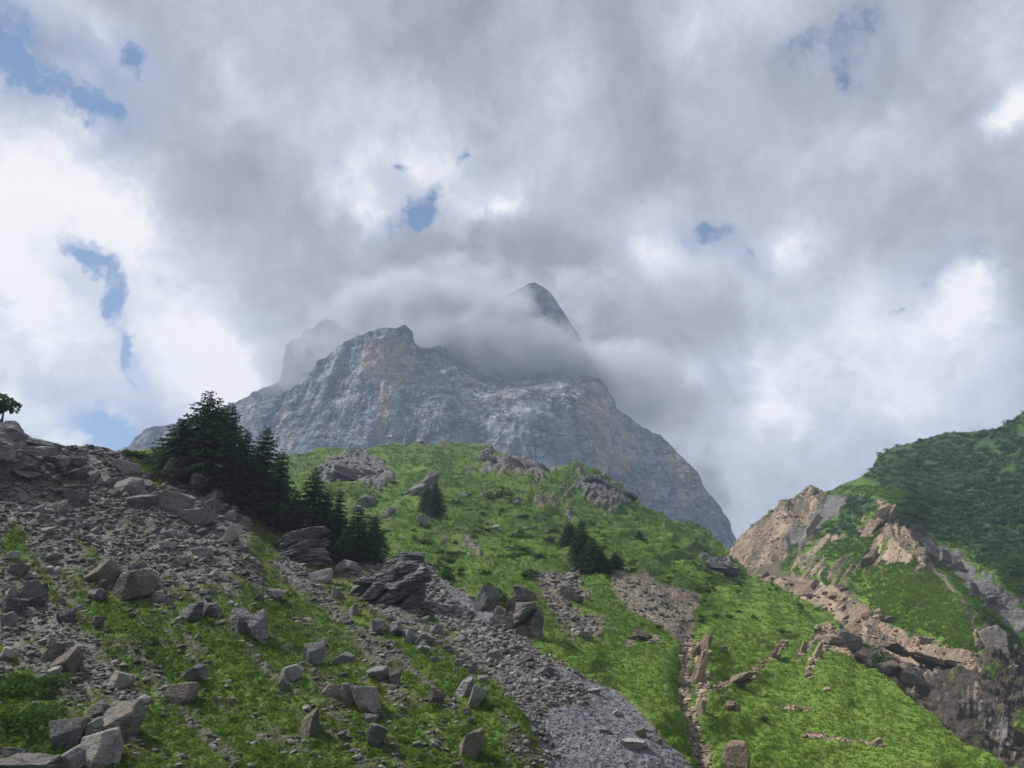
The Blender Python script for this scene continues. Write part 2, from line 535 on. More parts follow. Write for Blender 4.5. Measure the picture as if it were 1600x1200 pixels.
MAT_NEAR = ground_material('slope_ground', 1.0, grass=((0.028, 0.052, 0.010), (0.068, 0.118, 0.017), (0.120, 0.190, 0.032)), soil=((0.046, 0.049, 0.032), (0.130, 0.124, 0.088)), stone=((0.075, 0.078, 0.080), (0.215, 0.212, 0.205)))
MAT_MEADOW = ground_material('meadow_ground', 1.7, grass=((0.036, 0.068, 0.012), (0.074, 0.132, 0.018), (0.128, 0.204, 0.032)), soil=((0.095, 0.077, 0.055), (0.215, 0.18, 0.135)), stone=((0.055, 0.058, 0.063), (0.175, 0.175, 0.175)))
MAT_FAR = ground_material('hillside_ground', 3.0, grass=((0.042, 0.084, 0.015), (0.084, 0.160, 0.022), (0.130, 0.225, 0.034)), soil=((0.020, 0.017, 0.014), (0.085, 0.068, 0.052)), stone=((0.055, 0.055, 0.057), (0.185, 0.18, 0.175)), bed_scale=0.16, stripes=0.75)  # soil tones darkened: the spur's shade on the ravine wall is painted in


def zero(px): return np.zeros(px.shape)


def m_poly(px, py, poly, soft=8.0, nz=None, amp=10.0):
    sd = poly_sd(px, py, poly)
    if nz is not None: sd = sd + nz * amp * 1.7
    return smooth(-1.7 * soft, 1.7 * soft, sd)


def m_line(px, py, pts, w, soft=6.0, nz=None, amp=6.0):
    sd = line_sd(px, py, pts, w)
    if nz is not None: sd = sd + nz * amp * 1.7
    return smooth(-1.7 * soft, 1.7 * soft, sd)


def mx(*a):
    r = a[0]
    for b in a[1:]: r = np.maximum(r, b)
    return r


# ------------------------------------------------------------------ the left talus slope
SLOPE_SKY = [(-400, 560), (-60, 640), (0, 655), (22, 672), (40, 692), (80, 698), (110, 700), (140, 696), (180, 706), (212, 702), (250, 704), (300, 728), (380, 775),
             (430, 828), (520, 868), (610, 868), (655, 888), (682, 930), (740, 985), (800, 1040), (850, 1108), (882, 1200), (905, 1330)]
SLOPE_CTRL = [(-400, 1330, 24), (0, 1330, 25), (450, 1330, 27), (905, 1330, 30), (0, 1200, 29), (200, 1200, 30), (450, 1200, 32), (700, 1200, 34), (882, 1200, 36),
              (0, 1000, 42), (200, 1000, 44), (400, 1000, 47), (600, 1000, 52), (740, 985, 58), (800, 1040, 48), (850, 1108, 41),
              (0, 850, 58), (200, 850, 62), (400, 850, 70), (500, 920, 66), (0, 720, 72), (60, 690, 76), (250, 704, 86), (140, 696, 82), (380, 775, 86),
              (430, 828, 82), (520, 868, 80), (610, 868, 84), (655, 888, 82), (682, 930, 70), (-400, 600, 64), (-400, 1200, 26), (-400, 900, 44), (300, 1100, 37), (600, 1100, 40)]


def slope_masks(px, py, P):
    n1 = fbm(np.stack([px / 60, py / 60, px * 0 + 3], -1), 4)
    # bands running down the fall line, to the lower right
    along = (px * 0.72 + py * 0.70); across = (px * 0.70 - py * 0.72)
    st = fbm(np.stack([across / 34, along / 330, px * 0 + 9], -1), 4)
    st2 = fbm(np.stack([across / 11, along / 120, px * 0 + 21], -1), 3)
    base = 0.5 + 0.0 * px
    # more grass low and to the right, hardly any on the upper talus
    lower = smooth(820, 1010, py + 0.10 * px)
    g = 0.21 + 0.48 * lower + 0.80 * st + 0.45 * st2 + 0.45 * n1
    bare = mx(m_poly(px, py, [(-400, 640), (60, 690), (250, 720), (380, 790), (470, 850), (520, 930), (420, 900), (340, 960), (200, 900), (60, 860), (-400, 860)], 30, n1, 40),
              m_poly(px, py, [(0, 870), (110, 930), (250, 1080), (200, 1150), (100, 1090), (-100, 1000), (-400, 1000), (-400, 860)], 25, n1, 35),
              m_poly(px, py, [(480, 900), (660, 900), (690, 940), (760, 1000), (850, 1090), (800, 1085), (700, 1020), (600, 985), (520, 955)], 18, n1, 26))
    g = g - 0.36 * bare
    green = mx(m_poly(px, py, [(0, 820), (45, 830), (60, 880), (30, 900), (0, 890)], 14, n1, 18),
               m_poly(px, py, [(395, 800), (440, 830), (425, 880), (440, 930), (400, 900), (385, 850)], 12, n1, 18),
               m_poly(px, py, [(200, 715), (245, 715), (262, 770), (235, 770), (215, 745)], 8, n1, 10),
               m_poly(px, py, [(120, 840), (150, 850), (165, 880), (140, 870)], 7, n1, 8),
               m_poly(px, py, [(60, 880), (95, 930), (90, 960), (60, 930)], 8, n1, 8),
               m_poly(px, py, [(-400, 1040), (60, 1050), (140, 1100), (150, 1210), (-400, 1330)], 20, n1, 30),
               m_poly(px, py, [(515, 890), (560, 905), (545, 935), (520, 925)], 8, n1, 8),
               m_poly(px, py, [(652, 922), (668, 928), (690, 972), (668, 972), (650, 950)], 6, n1, 5),
               m_poly(px, py, [(560, 1000), (700, 1040), (800, 1130), (840, 1200), (820, 1260), (300, 1260), (250, 1060), (360, 1010)], 25, n1, 40) * 0.75,
               m_poly(px, py, [(110, 693), (150, 690), (250, 700), (300, 715), (300, 730), (230, 712), (150, 702)], 5, n1, 5))
    g = np.maximum(g, green * (0.70 + 0.5 * st + 0.45 * n1))
    stone = 0.30 + 0.6 * n1 + 0.45 * st2 + 0.2 * bare
    tan = 0.15 + 0.35 * n1
    lush = 0.45 + 0.45 * fbm(np.stack([across / 60, along / 200, px * 0 + 31], -1), 3) + 0.18 * green
    gravel = m_poly(px, py, [(800, 1050), (850, 1100), (890, 1200), (905, 1330), (870, 1330), (860, 1200), (820, 1120)], 8, n1, 10)
    return dict(grass=g * (1 - gravel), stone=stone, tan=tan, gravel=gravel, bush=zero(px), lush=lush)


def slope_relief(P, px, py, M, D):
    veg = smooth(0.35, 0.65, M['grass'])
    lip = smooth(4, 60, -line_sd(px, py, SLOPE_SKY[-8:], 0.0))
    d = 0.55 * fbm(P * 0.14, 3) + 0.30 * fbm(P * 0.5, 3)
    # rubble and ledges where bare, tussocks where green
    r = 0.22 * np.abs(fbm(P * 1.3, 3)) + 0.16 * fbm(P * 3.0, 2)
    t = 0.30 * fbm(P * np.array([1.1, 1.1, 3.2]), 3) + 0.12 * fbm(P * 4.0, 2)
    return (d + (1 - veg) * r + veg * t) * (0.12 + 0.88 * lip) - 0.25 * (1 - lip)


SLOPE = Surface(-400, 905, 1.9, SLOPE_SKY, 1330, SLOPE_CTRL, 380, MAT_NEAR, 'talus_slope', slope_relief, slope_masks, back=0.5, drop=0.9)
tag(SLOPE.obj, 'steep rubble and grass slope rising to the left', 'slope', kind='structure')

# ------------------------------------------------------------------ the meadow, the gully and the grassy spur
MEADOW_SKY = [(-400, 820), (200, 770), (440, 716), (480, 708), (560, 700), (640, 693), (700, 689), (750, 695), (800, 712), (850, 729), (880, 731), (905, 727), (950, 748),
              (975, 764), (1005, 792), (1050, 812), (1100, 828), (1130, 850), (1150, 876), (1170, 895), (1200, 910), (1260, 938), (1285, 950), (1300, 962), (1322, 1000),
              (1335, 1030), (1390, 1071), (1440, 1102), (1485, 1145), (1530, 1180), (1570, 1206), (1640, 1265), (1900, 1420)]
MEADOW_CTRL = [(905, 1330, 31), (882, 1200, 36.5), (850, 1110, 41.5), (800, 1040, 48.6), (740, 985, 58.5), (655, 888, 83), (1000, 1200, 36), (1080, 1200, 37.5), (900, 1050, 49),
               (960, 1120, 42), (780, 945, 65), (700, 910, 76), (620, 860, 100), (600, 800, 150), (700, 850, 118), (800, 850, 124), (900, 890, 102), (1000, 900, 100), (900, 960, 74),
               (1000, 1000, 67), (950, 1050, 54), (1050, 1100, 47), (440, 716, 270), (560, 700, 290), (700, 690, 305), (800, 712, 290), (905, 728, 275), (985, 775, 250),
               (985, 800, 215), (1050, 815, 232), (1130, 850, 215), (1170, 895, 175), (1260, 938, 135), (1300, 962, 118), (1330, 1025, 84), (1390, 1071, 70), (1440, 1102, 62), (1530, 1180, 50), (1640, 1265, 42),
               (1900, 1420, 30), (500, 760, 200), (600, 760, 195), (700, 780, 172), (800, 780, 178), (900, 800, 180), (1000, 830, 180), (1100, 900, 138), (1200, 960, 103), (1200, 1050, 70),
               (1300, 1100, 58), (1200, 1150, 49), (1300, 1200, 45), (1450, 1200, 44), (1080, 1000, 69), (1080, 1100, 49), (1110, 1060, 58), (-400, 900, 120), (200, 800, 170), (0, 1000, 100), (400, 1000, 90),
               (500, 1330, 40), (200, 1330, 45), (1000, 1330, 30.5), (1300, 1330, 34), (1600, 1330, 36), (1900, 1500, 27), (-400, 1330, 60)]


def meadow_masks(px, py, P):
    n1 = fbm(np.stack([px / 55, py / 40, px * 0 + 5], -1), 4)
    n2 = fbm(np.stack([px / 18, py / 13, px * 0 + 7], -1), 3)
    scree = m_poly(px, py, [(640, 880), (668, 882), (700, 905), (765, 950), (850, 1025), (905, 1055), (960, 1085), (1010, 1132), (1060, 1180), (1085, 1215), (1130, 1340), (840, 1340),
                            (840, 1200), (800, 1110), (740, 1020), (660, 950)], 7, n1, 9)
    gravel = m_poly(px, py, [(855, 1035), (905, 1058), (960, 1088), (1010, 1135), (1060, 1185), (1100, 1340), (850, 1340), (850, 1200), (840, 1130), (880, 1105), (930, 1110), (890, 1070)], 7, n1, 8)
    gravel = mx(gravel, 0.8 * m_poly(px, py, [(655, 885), (700, 905), (760, 945), (800, 985), (770, 985), (700, 940)], 8, n1, 8))
    dirt = mx(m_poly(px, py, [(950, 897), (1005, 897), (1060, 918), (1096, 930), (1088, 962), (1078, 1000), (1055, 990), (1020, 962), (985, 948), (960, 925)], 7, n1, 14),
              0.75 * m_poly(px, py, [(838, 893), (905, 893), (918, 930), (885, 968), (850, 962)], 9, n2, 16),
              0.62 * m_poly(px, py, [(870, 955), (950, 960), (945, 1000), (885, 1002)], 9, n2, 16),
              0.6 * m_poly(px, py, [(975, 985), (1028, 982), (1034, 1006), (975, 1012)], 7, n2, 12))
    stream = m_line(px, py, [(1078, 985), (1074, 1030), (1072, 1075), (1080, 1115), (1090, 1150), (1106, 1180), (1120, 1240)], 9, 5, n2, 6)
    rock = mx(m_poly(px, py, [(495, 732), (530, 718), (575, 712), (602, 730), (612, 752), (588, 764), (548, 748), (512, 757), (490, 750)], 5, n2, 8),
              0.62 * m_poly(px, py, [(735, 702), (800, 708), (870, 735), (850, 752), (790, 742), (735, 722)], 7, n2, 16),
              0.72 * m_poly(px, py, [(905, 742), (950, 752), (986, 782), (985, 800), (930, 792), (890, 768)], 6, n2, 14),
              0.8 * m_poly(px, py, [(1090, 868), (1140, 876), (1152, 893), (1120, 900)], 5, n2, 9),
              0.5 * m_poly(px, py, [(640, 690), (700, 687), (760, 700), (640, 702)], 5, n2, 9),
              0.5 * m_poly(px, py, [(690, 838), (750, 838), (760, 868), (700, 868)], 10, n2, 18),
              0.55 * m_poly(px, py, [(600, 790), (625, 800), (620, 820), (590, 812)], 8, n2, 12),
              0.5 * m_poly(px, py, [(830, 770), (900, 780), (900, 800), (840, 792)], 7, n2, 14))
    tanr = mx(0.9 * m_poly(px, py, [(1282, 978), (1345, 990), (1338, 1030), (1305, 1018), (1270, 1000)], 5, n2, 8),
              0.75 * m_line(px, py, [(1268, 1003), (1246, 1036)], 5, 4, n2, 5), 0.75 * m_line(px, py, [(1290, 1000), (1262, 1052)], 6, 4, n2, 5),
              0.8 * m_line(px, py, [(1226, 1006), (1190, 1042)], 5, 4, n2, 5), 0.72 * m_line(px, py, [(1180, 1050), (1120, 1075)], 8, 5, n2, 8),
              0.7 * m_line(px, py, [(1225, 1108), (1262, 1110)], 5, 4, n2, 6), 0.66 * m_line(px, py, [(1255, 1150), (1330, 1165), (1375, 1172)], 4, 4, n2, 6),
              0.72 * m_line(px, py, [(1095, 1000), (1100, 1080), (1090, 1110)], 9, 6, n2, 6))
    lush = 0.36 + 0.50 * n1 + 0.30 * smooth(860, 1000, py) + 0.28 * smooth(1090, 1180, px) * smooth(900, 960, py) + 0.22 * m_line(px, py, [(950, 830), (1120, 880), (1250, 950)], 25, 25)
    bare = mx(scree, dirt, stream, rock, tanr)
    speck = smooth(0.22, 0.5, n2 + 0.5 * n1) * 0.30 * (1 - smooth(880, 1000, py))
    g = 1.0 - np.clip(bare * 1.1, 0, 1.05) - speck
    stone = np.clip(mx(rock, 0.6 * scree + 0.3 * n2, speck * 2.4), 0, 1)
    return dict(grass=g, stone=stone, tan=mx(tanr, 0.75 * stream, 0.35 * dirt + 0.3 * n2), gravel=gravel, bush=zero(px), lush=lush, rock=rock)


def meadow_relief(P, px, py, M, D):
    far = smooth(60, 200, D)
    veg = smooth(0.35, 0.65, M['grass'])
    d = (0.4 + 2.4 * far) * fbm(P * 0.045, 3) + (0.75 + 0.6 * far) * fbm(P * np.array([0.13, 0.13, 0.25]), 3)
    # cattle terraces: short steps that follow the contour
    st = fbm(P * np.array([0.22, 0.22, 1.3]) * (1 - 0.45 * far)[:, None], 3)
    d = d + veg * (0.60 + 1.1 * far) * st + veg * (0.22 * fbm(P * 1.6, 3))
    rk = smooth(0.3, 0.7, M['rock'])
    d = d + rk * (0.25 + 1.3 * far) * (fbm(P * np.array([0.3, 0.3, 0.7]), 4, ridged=True) + 0.2) + (1 - veg) * 0.14 * fbm(P * 1.8, 3)
    # stream cut
    d = d - 1.1 * m_line(px, py, [(1078, 985), (1072, 1075), (1090, 1150), (1120, 1240)], 6, 16)
    return d


MEADOW = Surface(-400, 1900, 1.9, MEADOW_SKY, 1440, MEADOW_CTRL, 400, MAT_MEADOW, 'meadow_slope', meadow_relief, meadow_masks, back=0.35, drop=0.8)
tag(MEADOW.obj, 'green alpine meadow hill with gravel gully and spur', 'meadow', kind='structure')

# ------------------------------------------------------------------ the right-hand hill with tan slabs, dwarf bushes and a ravine
HILL_SKY = [(1000, 960), (1100, 880), (1140, 850), (1170, 824), (1200, 800), (1235, 778), (1268, 763), (1279, 764), (1288, 770), (1302, 767), (1345, 745), (1363, 730), (1372, 712), (1395, 697),
            (1430, 688), (1480, 676), (1530, 674), (1560, 670), (1580, 657), (1600, 643), (1700, 600), (1900, 540), (2100, 500)]
HILL_CTRL = [(1000, 960, 300), (1100, 880, 310), (1140, 850, 305), (1200, 800, 305), (1270, 765, 305), (1300, 768, 300), (1365, 728, 300), (1430, 688, 310), (1530, 674, 300), (1600, 645, 285), (1900, 540, 250),
             (1180, 900, 235), (1250, 930, 195), (1330, 950, 168), (1200, 860, 262), (1280, 850, 238), (1380, 790, 222), (1380, 850, 200), (1440, 900, 170), (1500, 950, 148), (1530, 1000, 132),
             (1450, 1000, 138), (1400, 1010, 142), (1330, 985, 150), (1450, 1052, 124), (1530, 1050, 118), (1400, 1075, 118), (1480, 1120, 98), (1540, 1200, 78), (1560, 1100, 104), (1600, 1000, 148),
             (1600, 850, 188), (1500, 850, 205), (1450, 830, 212), (1480, 880, 196), (1560, 960, 160), (1600, 1200, 80), (1600, 750, 235), (1450, 750, 262), (1900, 900, 150), (1900, 1330, 60), (1600, 1400, 54), (1300, 1400, 58), (1100, 1100, 170), (1000, 1400, 80), (2100, 700, 200), (2100, 1400, 50)]
RIB = [(1375, 787), (1396, 800), (1424, 832), (1448, 880), (1442, 897), (1402, 882), (1360, 893), (1348, 872), (1368, 832), (1338, 842), (1343, 816)]


def hill_masks(px, py, P):
    n1 = fbm(np.stack([px / 45, py / 45, px * 0 + 11], -1), 4)
    n2 = fbm(np.stack([px / 14, py / 14, px * 0 + 13], -1), 3)
    q = (px * 0.75 + py * 0.66); al = (px * 0.66 - py * 0.75)
    st = fbm(np.stack([q / 9, al / 60, px * 0 + 15], -1), 3)
    slab = m_poly(px, py, [(1120, 870), (1140, 848), (1200, 798), (1265, 760), (1284, 768), (1290, 792), (1268, 818), (1242, 850), (1222, 882), (1196, 897), (1150, 900)], 6, n2, 8)
    streak = m_poly(px, py, [(1300, 775), (1328, 776), (1296, 815), (1256, 852), (1228, 862), (1236, 842), (1275, 802)], 5, n2, 8)
    rib = m_poly(px, py, RIB, 6, n2 + st, 12)
    bed = m_poly(px, py, [(1150, 888), (1210, 888), (1262, 908), (1302, 918), (1330, 932), (1400, 982), (1452, 1003), (1520, 1028), (1552, 1045), (1565, 1080), (1450, 1062), (1380, 1025), (1310, 985), (1230, 935)], 5, n2, 7)
    mid = m_poly(px, py, [(1222, 895), (1252, 855), (1310, 862), (1345, 880), (1330, 925), (1290, 915)], 12, n2 + st, 18) * (0.5 + 0.7 * st)
    spots = mx(m_line(px, py, [(1268, 850), (1310, 835)], 8, 5, st, 14), m_line(px, py, [(1250, 880), (1280, 850)], 7, 5, st, 14),
               m_line(px, py, [(1430, 985), (1470, 1000)], 3, 4, n2, 6), m_line(px, py, [(1352, 925), (1385, 900)], 4, 4, n2, 8)) * 0.8
    edge = m_line(px, py, [(1376, 787), (1424, 832), (1450, 885), (1490, 925), (1518, 960), (1530, 1010)], 5, 4, n2, 8) * 0.75
    grey = mx(m_line(px, py, [(1432, 822), (1462, 852), (1492, 868), (1530, 915), (1575, 950), (1640, 990)], 15, 8, n2, 18) * 0.85,
              m_line(px, py, [(1540, 905), (1600, 965)], 18, 8, n2, 18) * 0.7, 0.95 * streak)
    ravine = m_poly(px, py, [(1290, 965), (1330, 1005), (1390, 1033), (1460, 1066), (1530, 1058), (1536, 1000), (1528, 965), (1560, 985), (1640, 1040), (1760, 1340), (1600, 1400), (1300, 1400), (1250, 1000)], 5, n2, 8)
    bush = mx(m_poly(px, py, [(1340, 748), (1364, 728), (1372, 710), (1396, 694), (1430, 684), (1480, 672), (1560, 666), (1600, 640), (1900, 530), (2100, 480), (2100, 1150), (1640, 1030), (1590, 950), (1545, 880),
                              (1500, 846), (1440, 826), (1400, 795), (1378, 780)], 8, n1, 16),
              m_poly(px, py, [(1378, 782), (1335, 815), (1345, 835), (1300, 842), (1285, 835), (1320, 800), (1335, 775)], 7, n1, 12) * 0.9)
    open_g = mx(m_poly(px, py, [(1330, 752), (1350, 752), (1410, 775), (1400, 785), (1360, 770)], 6, n1, 8), m_poly(px, py, [(1450, 690), (1600, 680), (1560, 730), (1480, 720)], 15, n1, 30) * 0.25,
                0.5 * m_poly(px, py, [(1520, 880), (1600, 900), (1640, 980), (1560, 930)], 12, n1, 20))
    bush = np.clip(bush - open_g, 0, 1)
    hs_ = np.array(HILL_SKY, float)
    bush = np.maximum(bush, smooth(16, 5, py - np.interp(px, hs_[:, 0], hs_[:, 1])) * smooth(1345, 1365, px))
    bright = m_poly(px, py, [(1322, 930), (1382, 897), (1440, 897), (1490, 927), (1515, 962), (1520, 1000), (1490, 1008), (1440, 990), (1400, 973), (1350, 945)], 10, n1, 8)
    low_tan = smooth(0.28, 0.5, st + 0.3 * n1) * 0.75 * m_poly(px, py, [(1200, 890), (1290, 780), (1340, 800), (1350, 900), (1330, 930)], 20)
    tan = mx(slab * (0.78 + 0.5 * st), rib * (0.72 + 0.5 * st), bed, mid, spots, edge, low_tan, 0.24 * ravine)
    g = 1 - np.clip(mx(slab * (0.85 + 0.6 * st), rib * (0.72 + 0.7 * st), bed, mid, spots, edge, grey, ravine, low_tan) * 1.15, 0, 1)
    g = np.maximum(g, bright)
    lush = 0.42 + 0.40 * n1 + 0.60 * bright - 0.10 * bush
    vs = fbm(np.stack([px / 9 + py / 40, py / 60, px * 0 + 41], -1), 4)
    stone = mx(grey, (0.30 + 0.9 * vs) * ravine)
    tan = mx(tan * (1 - ravine), ravine * (0.20 + 0.8 * fbm(np.stack([px / 14 + py / 30, py / 45, px * 0 + 43], -1), 3)))  # tan held low in the ravine so its painted-in shade stays dark
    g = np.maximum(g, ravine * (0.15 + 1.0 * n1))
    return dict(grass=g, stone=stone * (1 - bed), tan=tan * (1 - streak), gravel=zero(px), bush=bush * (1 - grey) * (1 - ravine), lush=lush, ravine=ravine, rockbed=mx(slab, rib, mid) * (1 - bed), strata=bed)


def hill_relief(P, px, py, M, D):
    d = 2.2 * fbm(P * 0.03, 3) + 0.7 * fbm(P * 0.12, 3)
    q = P @ np.array([0.75, 0.05, -0.66])
    wob = 0.35 * fbm(P * 0.035, 2) + 0.05 * fbm(P * 0.2, 2)
    al = np.stack([q * 0.25, (P @ np.array([0.66, 0.0, 0.75])) * 0.035, P[:, 1] * 0.03], -1)
    step = saw(q * 0.11 + 1.2 * wob) + 0.6 * saw(q * 0.235 + 2.0 * wob)
    rb = np.clip(M['rockbed'], 0, 1) * (1 - smooth(0.4, 0.7, M['grass']))
    d = d + rb * ((2.6 * step - 1.6) * (0.55 + 0.9 * np.clip(fbm(al, 3) + 0.3, 0, 1)) + 1.4 * fbm(al * 2.2, 3))
    d = d + M['bush'] * (1.2 * np.abs(fbm(P * 0.22, 3)) + 0.5 * fbm(P * 0.6, 2))
    qb = P @ np.array([0.45, -0.05, 0.88]); wb = 0.4 * fbm(P * 0.05, 2)
    d = d + M['strata'] * (2.0 * saw(qb * 0.16 + wb, 0.25) + 1.0 * saw(qb * 0.36 + 1.7 * wb, 0.3) - 1.2 + 0.8 * fbm(P * np.array([0.25, 0.25, 0.8]), 3))
    rv = M['ravine']
    d = d + rv * (3.2 * (fbm(P * np.array([0.16, 0.16, 0.07]), 4, ridged=True) - 0.2) + 0.7 * fbm(P * 0.7, 3))
    d = d - 3.5 * m_line(px, py, [(1432, 815), (1492, 862), (1530, 910), (1580, 960), (1600, 1010)], 4, 22)
    d = d + smooth(0.4, 0.8, M['stone']) * 0.6 * fbm(P * 0.3, 3, ridged=True)
    return d


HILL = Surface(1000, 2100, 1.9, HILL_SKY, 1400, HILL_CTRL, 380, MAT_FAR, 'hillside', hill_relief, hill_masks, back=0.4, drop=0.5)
tag(HILL.obj, 'right hill with tan rock slabs and dark green scrub', 'hill', kind='structure')

# ------------------------------------------------------------------ mountain
def mountain_material():
    m, nt, b = new_mat('limestone_wall')
    P = nt.node('ShaderNodeNewGeometry').outputs['Position']
    pv = nt.mapping(P, scale=(1, 1, 0.28))
    ph = nt.mapping(P, rot=(0.0, 0.22, 0.0), scale=(0.35, 0.35, 1.6))
    n1 = nt.noise(P, 0.010, 5, 0.6); n2 = nt.noise(pv, 0.045, 6, 0.62); n3 = nt.noise(ph, 0.055, 5, 0.6); n4 = nt.noise(P, 0.25, 4, 0.6)
    v = nt.math('ADD', nt.math('MULTIPLY', n2, 0.55), nt.math('MULTIPLY', n3, 0.5))
    v = nt.math('ADD', v, nt.math('MULTIPLY', n4, 0.35))
    col = nt.ramp(nt.range(v, 0.53, 0.88, smooth=False), [(0.0, (0.045, 0.058, 0.090)), (0.4, (0.140, 0.162, 0.215)), (0.75, (0.245, 0.262, 0.305)), (1.0, (0.40, 0.385, 0.375))])
    ck = nt.math('MINIMUM', nt.voronoi(nt.vmath('ADD', nt.mapping(P, rot=(0, 0.35, 0), scale=(0.5, 0.5, 1.0)), nt.vmath('SCALE', nt.noise(P, 0.03, 4, 0.6, color=True), scale=26.0)), 0.045, 'DISTANCE_TO_EDGE'), nt.voronoi(nt.vmath('ADD', nt.mapping(P, scale=(1, 1, 0.35)), nt.vmath('SCALE', nt.noise(P, 0.05, 4, 0.6, color=True), scale=16.0)), 0.09, 'DISTANCE_TO_EDGE'))
    ckf = nt.math('MULTIPLY', nt.range(ck, 0.0, 0.05, 1.0, 0.0), nt.range(n1, 0.42, 0.6))
    col = nt.mix(nt.math('MULTIPLY', ckf, 0.85), col, (0.05, 0.055, 0.07))
    def seam(vec, sc, w, lo):
        a = nt.math('ABSOLUTE', nt.math('SUBTRACT', nt.noise(vec, sc, 6, 0.6, dist=0.6), 0.5))
        return nt.math('MULTIPLY', nt.range(a, 0.0, w, 1.0, 0.0), nt.range(nt.noise(P, sc * 0.8, 3, 0.5), lo, lo + 0.16))
    s1 = seam(nt.mapping(P, rot=(0, 0.45, 0), scale=(0.35, 0.35, 1.25)), 0.034, 0.020, 0.44)
    s2 = seam(nt.mapping(P, rot=(0, -0.25, 0), scale=(1.3, 1.3, 0.25)), 0.040, 0.022, 0.46)
    s3 = seam(nt.mapping(P, rot=(0, 0.15, 0), scale=(0.3, 0.3, 1.6)), 0.085, 0.030, 0.48)
    seams = nt.math('MAXIMUM', nt.math('MAXIMUM', s1, s2), s3)
    col = nt.mix(nt.math('MULTIPLY', seams, 0.85), col, (0.030, 0.034, 0.046))
    # ochre stains: tall patches, some in bands
    ny = nt.noise(nt.mapping(P, scale=(1, 1, 0.16)), 0.042, 6, 0.65)
    st = nt.math('ADD', nt.math('MULTIPLY', nt.attr('ochre'), 0.55), nt.math('ADD', nt.math('MULTIPLY', nt.math('SUBTRACT', ny, 0.5), 1.5), nt.math('MULTIPLY', nt.math('SUBTRACT', n4, 0.5), 0.5)))
    col = nt.mix(nt.range(st, 0.12, 0.45, 0, 0.75), col, nt.mix(n4, (0.29, 0.215, 0.15), (0.50, 0.395, 0.29)))
    gm = nt.range(nt.math('MULTIPLY_ADD', nt.math('SUBTRACT', n3, 0.5), 1.2, nt.attr('ledge_grass')), 0.45, 0.7)
    col = nt.mix(gm, col, (0.06, 0.10, 0.03))
    nt.l.new(col, b.inputs['Base Color'])
    h = nt.math('ADD', nt.math('SUBTRACT', nt.math('MULTIPLY', n2, 1.2), nt.math('MULTIPLY', nt.math('MAXIMUM', ckf, seams), 0.9)), nt.math('ADD', nt.math('MULTIPLY', n3, 0.5), nt.math('MULTIPLY', n4, 0.35)))
    bp = nt.node('ShaderNodeBump'); bp.inputs['Strength'].default_value = 1.0; bp.inputs['Distance'].default_value = 6.5
    nt.l.new(h, bp.inputs['Height']); nt.l.new(bp.outputs[0], b.inputs['Normal'])
    return m


MAT_MTN = mountain_material()
MTN_SKY = [(60, 740), (200, 700), (215, 690), (232, 680), (262, 668), (300, 655), (340, 640), (365, 643), (400, 637), (425, 631), (442, 621), (455, 609), (478, 591), (490, 576), (494, 562), (512, 550), (540, 536),
           (562, 527), (590, 519), (600, 516), (618, 517), (628, 513), (637, 521), (640, 540), (652, 546), (690, 545), (720, 525), (745, 490), (770, 470), (800, 456), (822, 446), (834, 442), (850, 447), (862, 458), (880, 482), (900, 510), (908, 524),
           (922, 560), (938, 592), (948, 612), (962, 640), (985, 662), (1010, 676), (1040, 695), (1056, 714), (1068, 730), (1085, 745), (1092, 762), (1105, 785), (1120, 812), (1138, 838), (1150, 870), (1300, 980)]
MTN_CTRL = [(60, 740, 1030), (215, 690, 1020), (365, 633, 990), (442, 612, 970), (494, 562, 970), (562, 527, 960), (630, 515, 950), (640, 545, 955), (690, 548, 1010), (760, 500, 1135), (834, 442, 1175), (880, 482, 1160), (908, 524, 1135), (800, 520, 1130), (940, 600, 980), (1010, 676, 930), (1056, 714, 905), (1092, 762, 890), (1138, 838, 900), (1150, 870, 890), (1300, 980, 880), (700, 700, 860), (560, 700, 870), (440, 716, 890), (300, 740, 940), (900, 730, 845), (1000, 790, 850), (760, 600, 950), (860, 610, 930), (600, 600, 915), (500, 640, 920), (700, 640, 890), (940, 680, 885), (60, 900, 900), (500, 900, 780), (900, 900, 760), (1300, 1050, 860), (1100, 900, 800), (850, 590, 985), (800, 585, 1000)]


def mtn_masks(px, py, P):
    n = fbm(np.stack([px / 30, py / 80, px * 0 + 2], -1), 3)
    och = mx(m_poly(px, py, [(575, 530), (632, 530), (638, 575), (610, 640), (590, 690), (575, 690), (590, 620), (570, 590)], 14, n, 26),
             m_poly(px, py, [(905, 610), (950, 610), (962, 680), (985, 740), (950, 745), (925, 735), (910, 680)], 12, n, 22), m_poly(px, py, [(1040, 690), (1062, 715), (1085, 780), (1075, 815), (1050, 800), (1040, 740)], 12, n, 22) * 0.8,
             m_line(px, py, [(545, 580), (555, 640)], 8, 14, n, 16) * 0.6, m_line(px, py, [(448, 640), (452, 700)], 5, 10, n, 10) * 0.7, m_line(px, py, [(985, 700), (1000, 800)], 10, 20, n, 16) * 0.5,
             m_line(px, py, [(725, 590), (790, 625)], 8, 14, n, 14) * 0.45, m_line(px, py, [(580, 640), (585, 690)], 7, 10, n, 12) * 0.8, m_line(px, py, [(230, 690), (280, 672)], 6, 10, n, 10) * 0.6)
    lg = mx(m_line(px, py, [(380, 628), (430, 622)], 2, 5, n, 4) * 0.8, m_line(px, py, [(560, 700), (660, 692)], 3, 5, n, 6) * 0.5, m_poly(px, py, [(820, 450), (870, 470), (900, 525), (800, 520), (790, 480)], 10, n, 20) * 0.35)
    return dict(ochre=och, ledge_grass=lg)


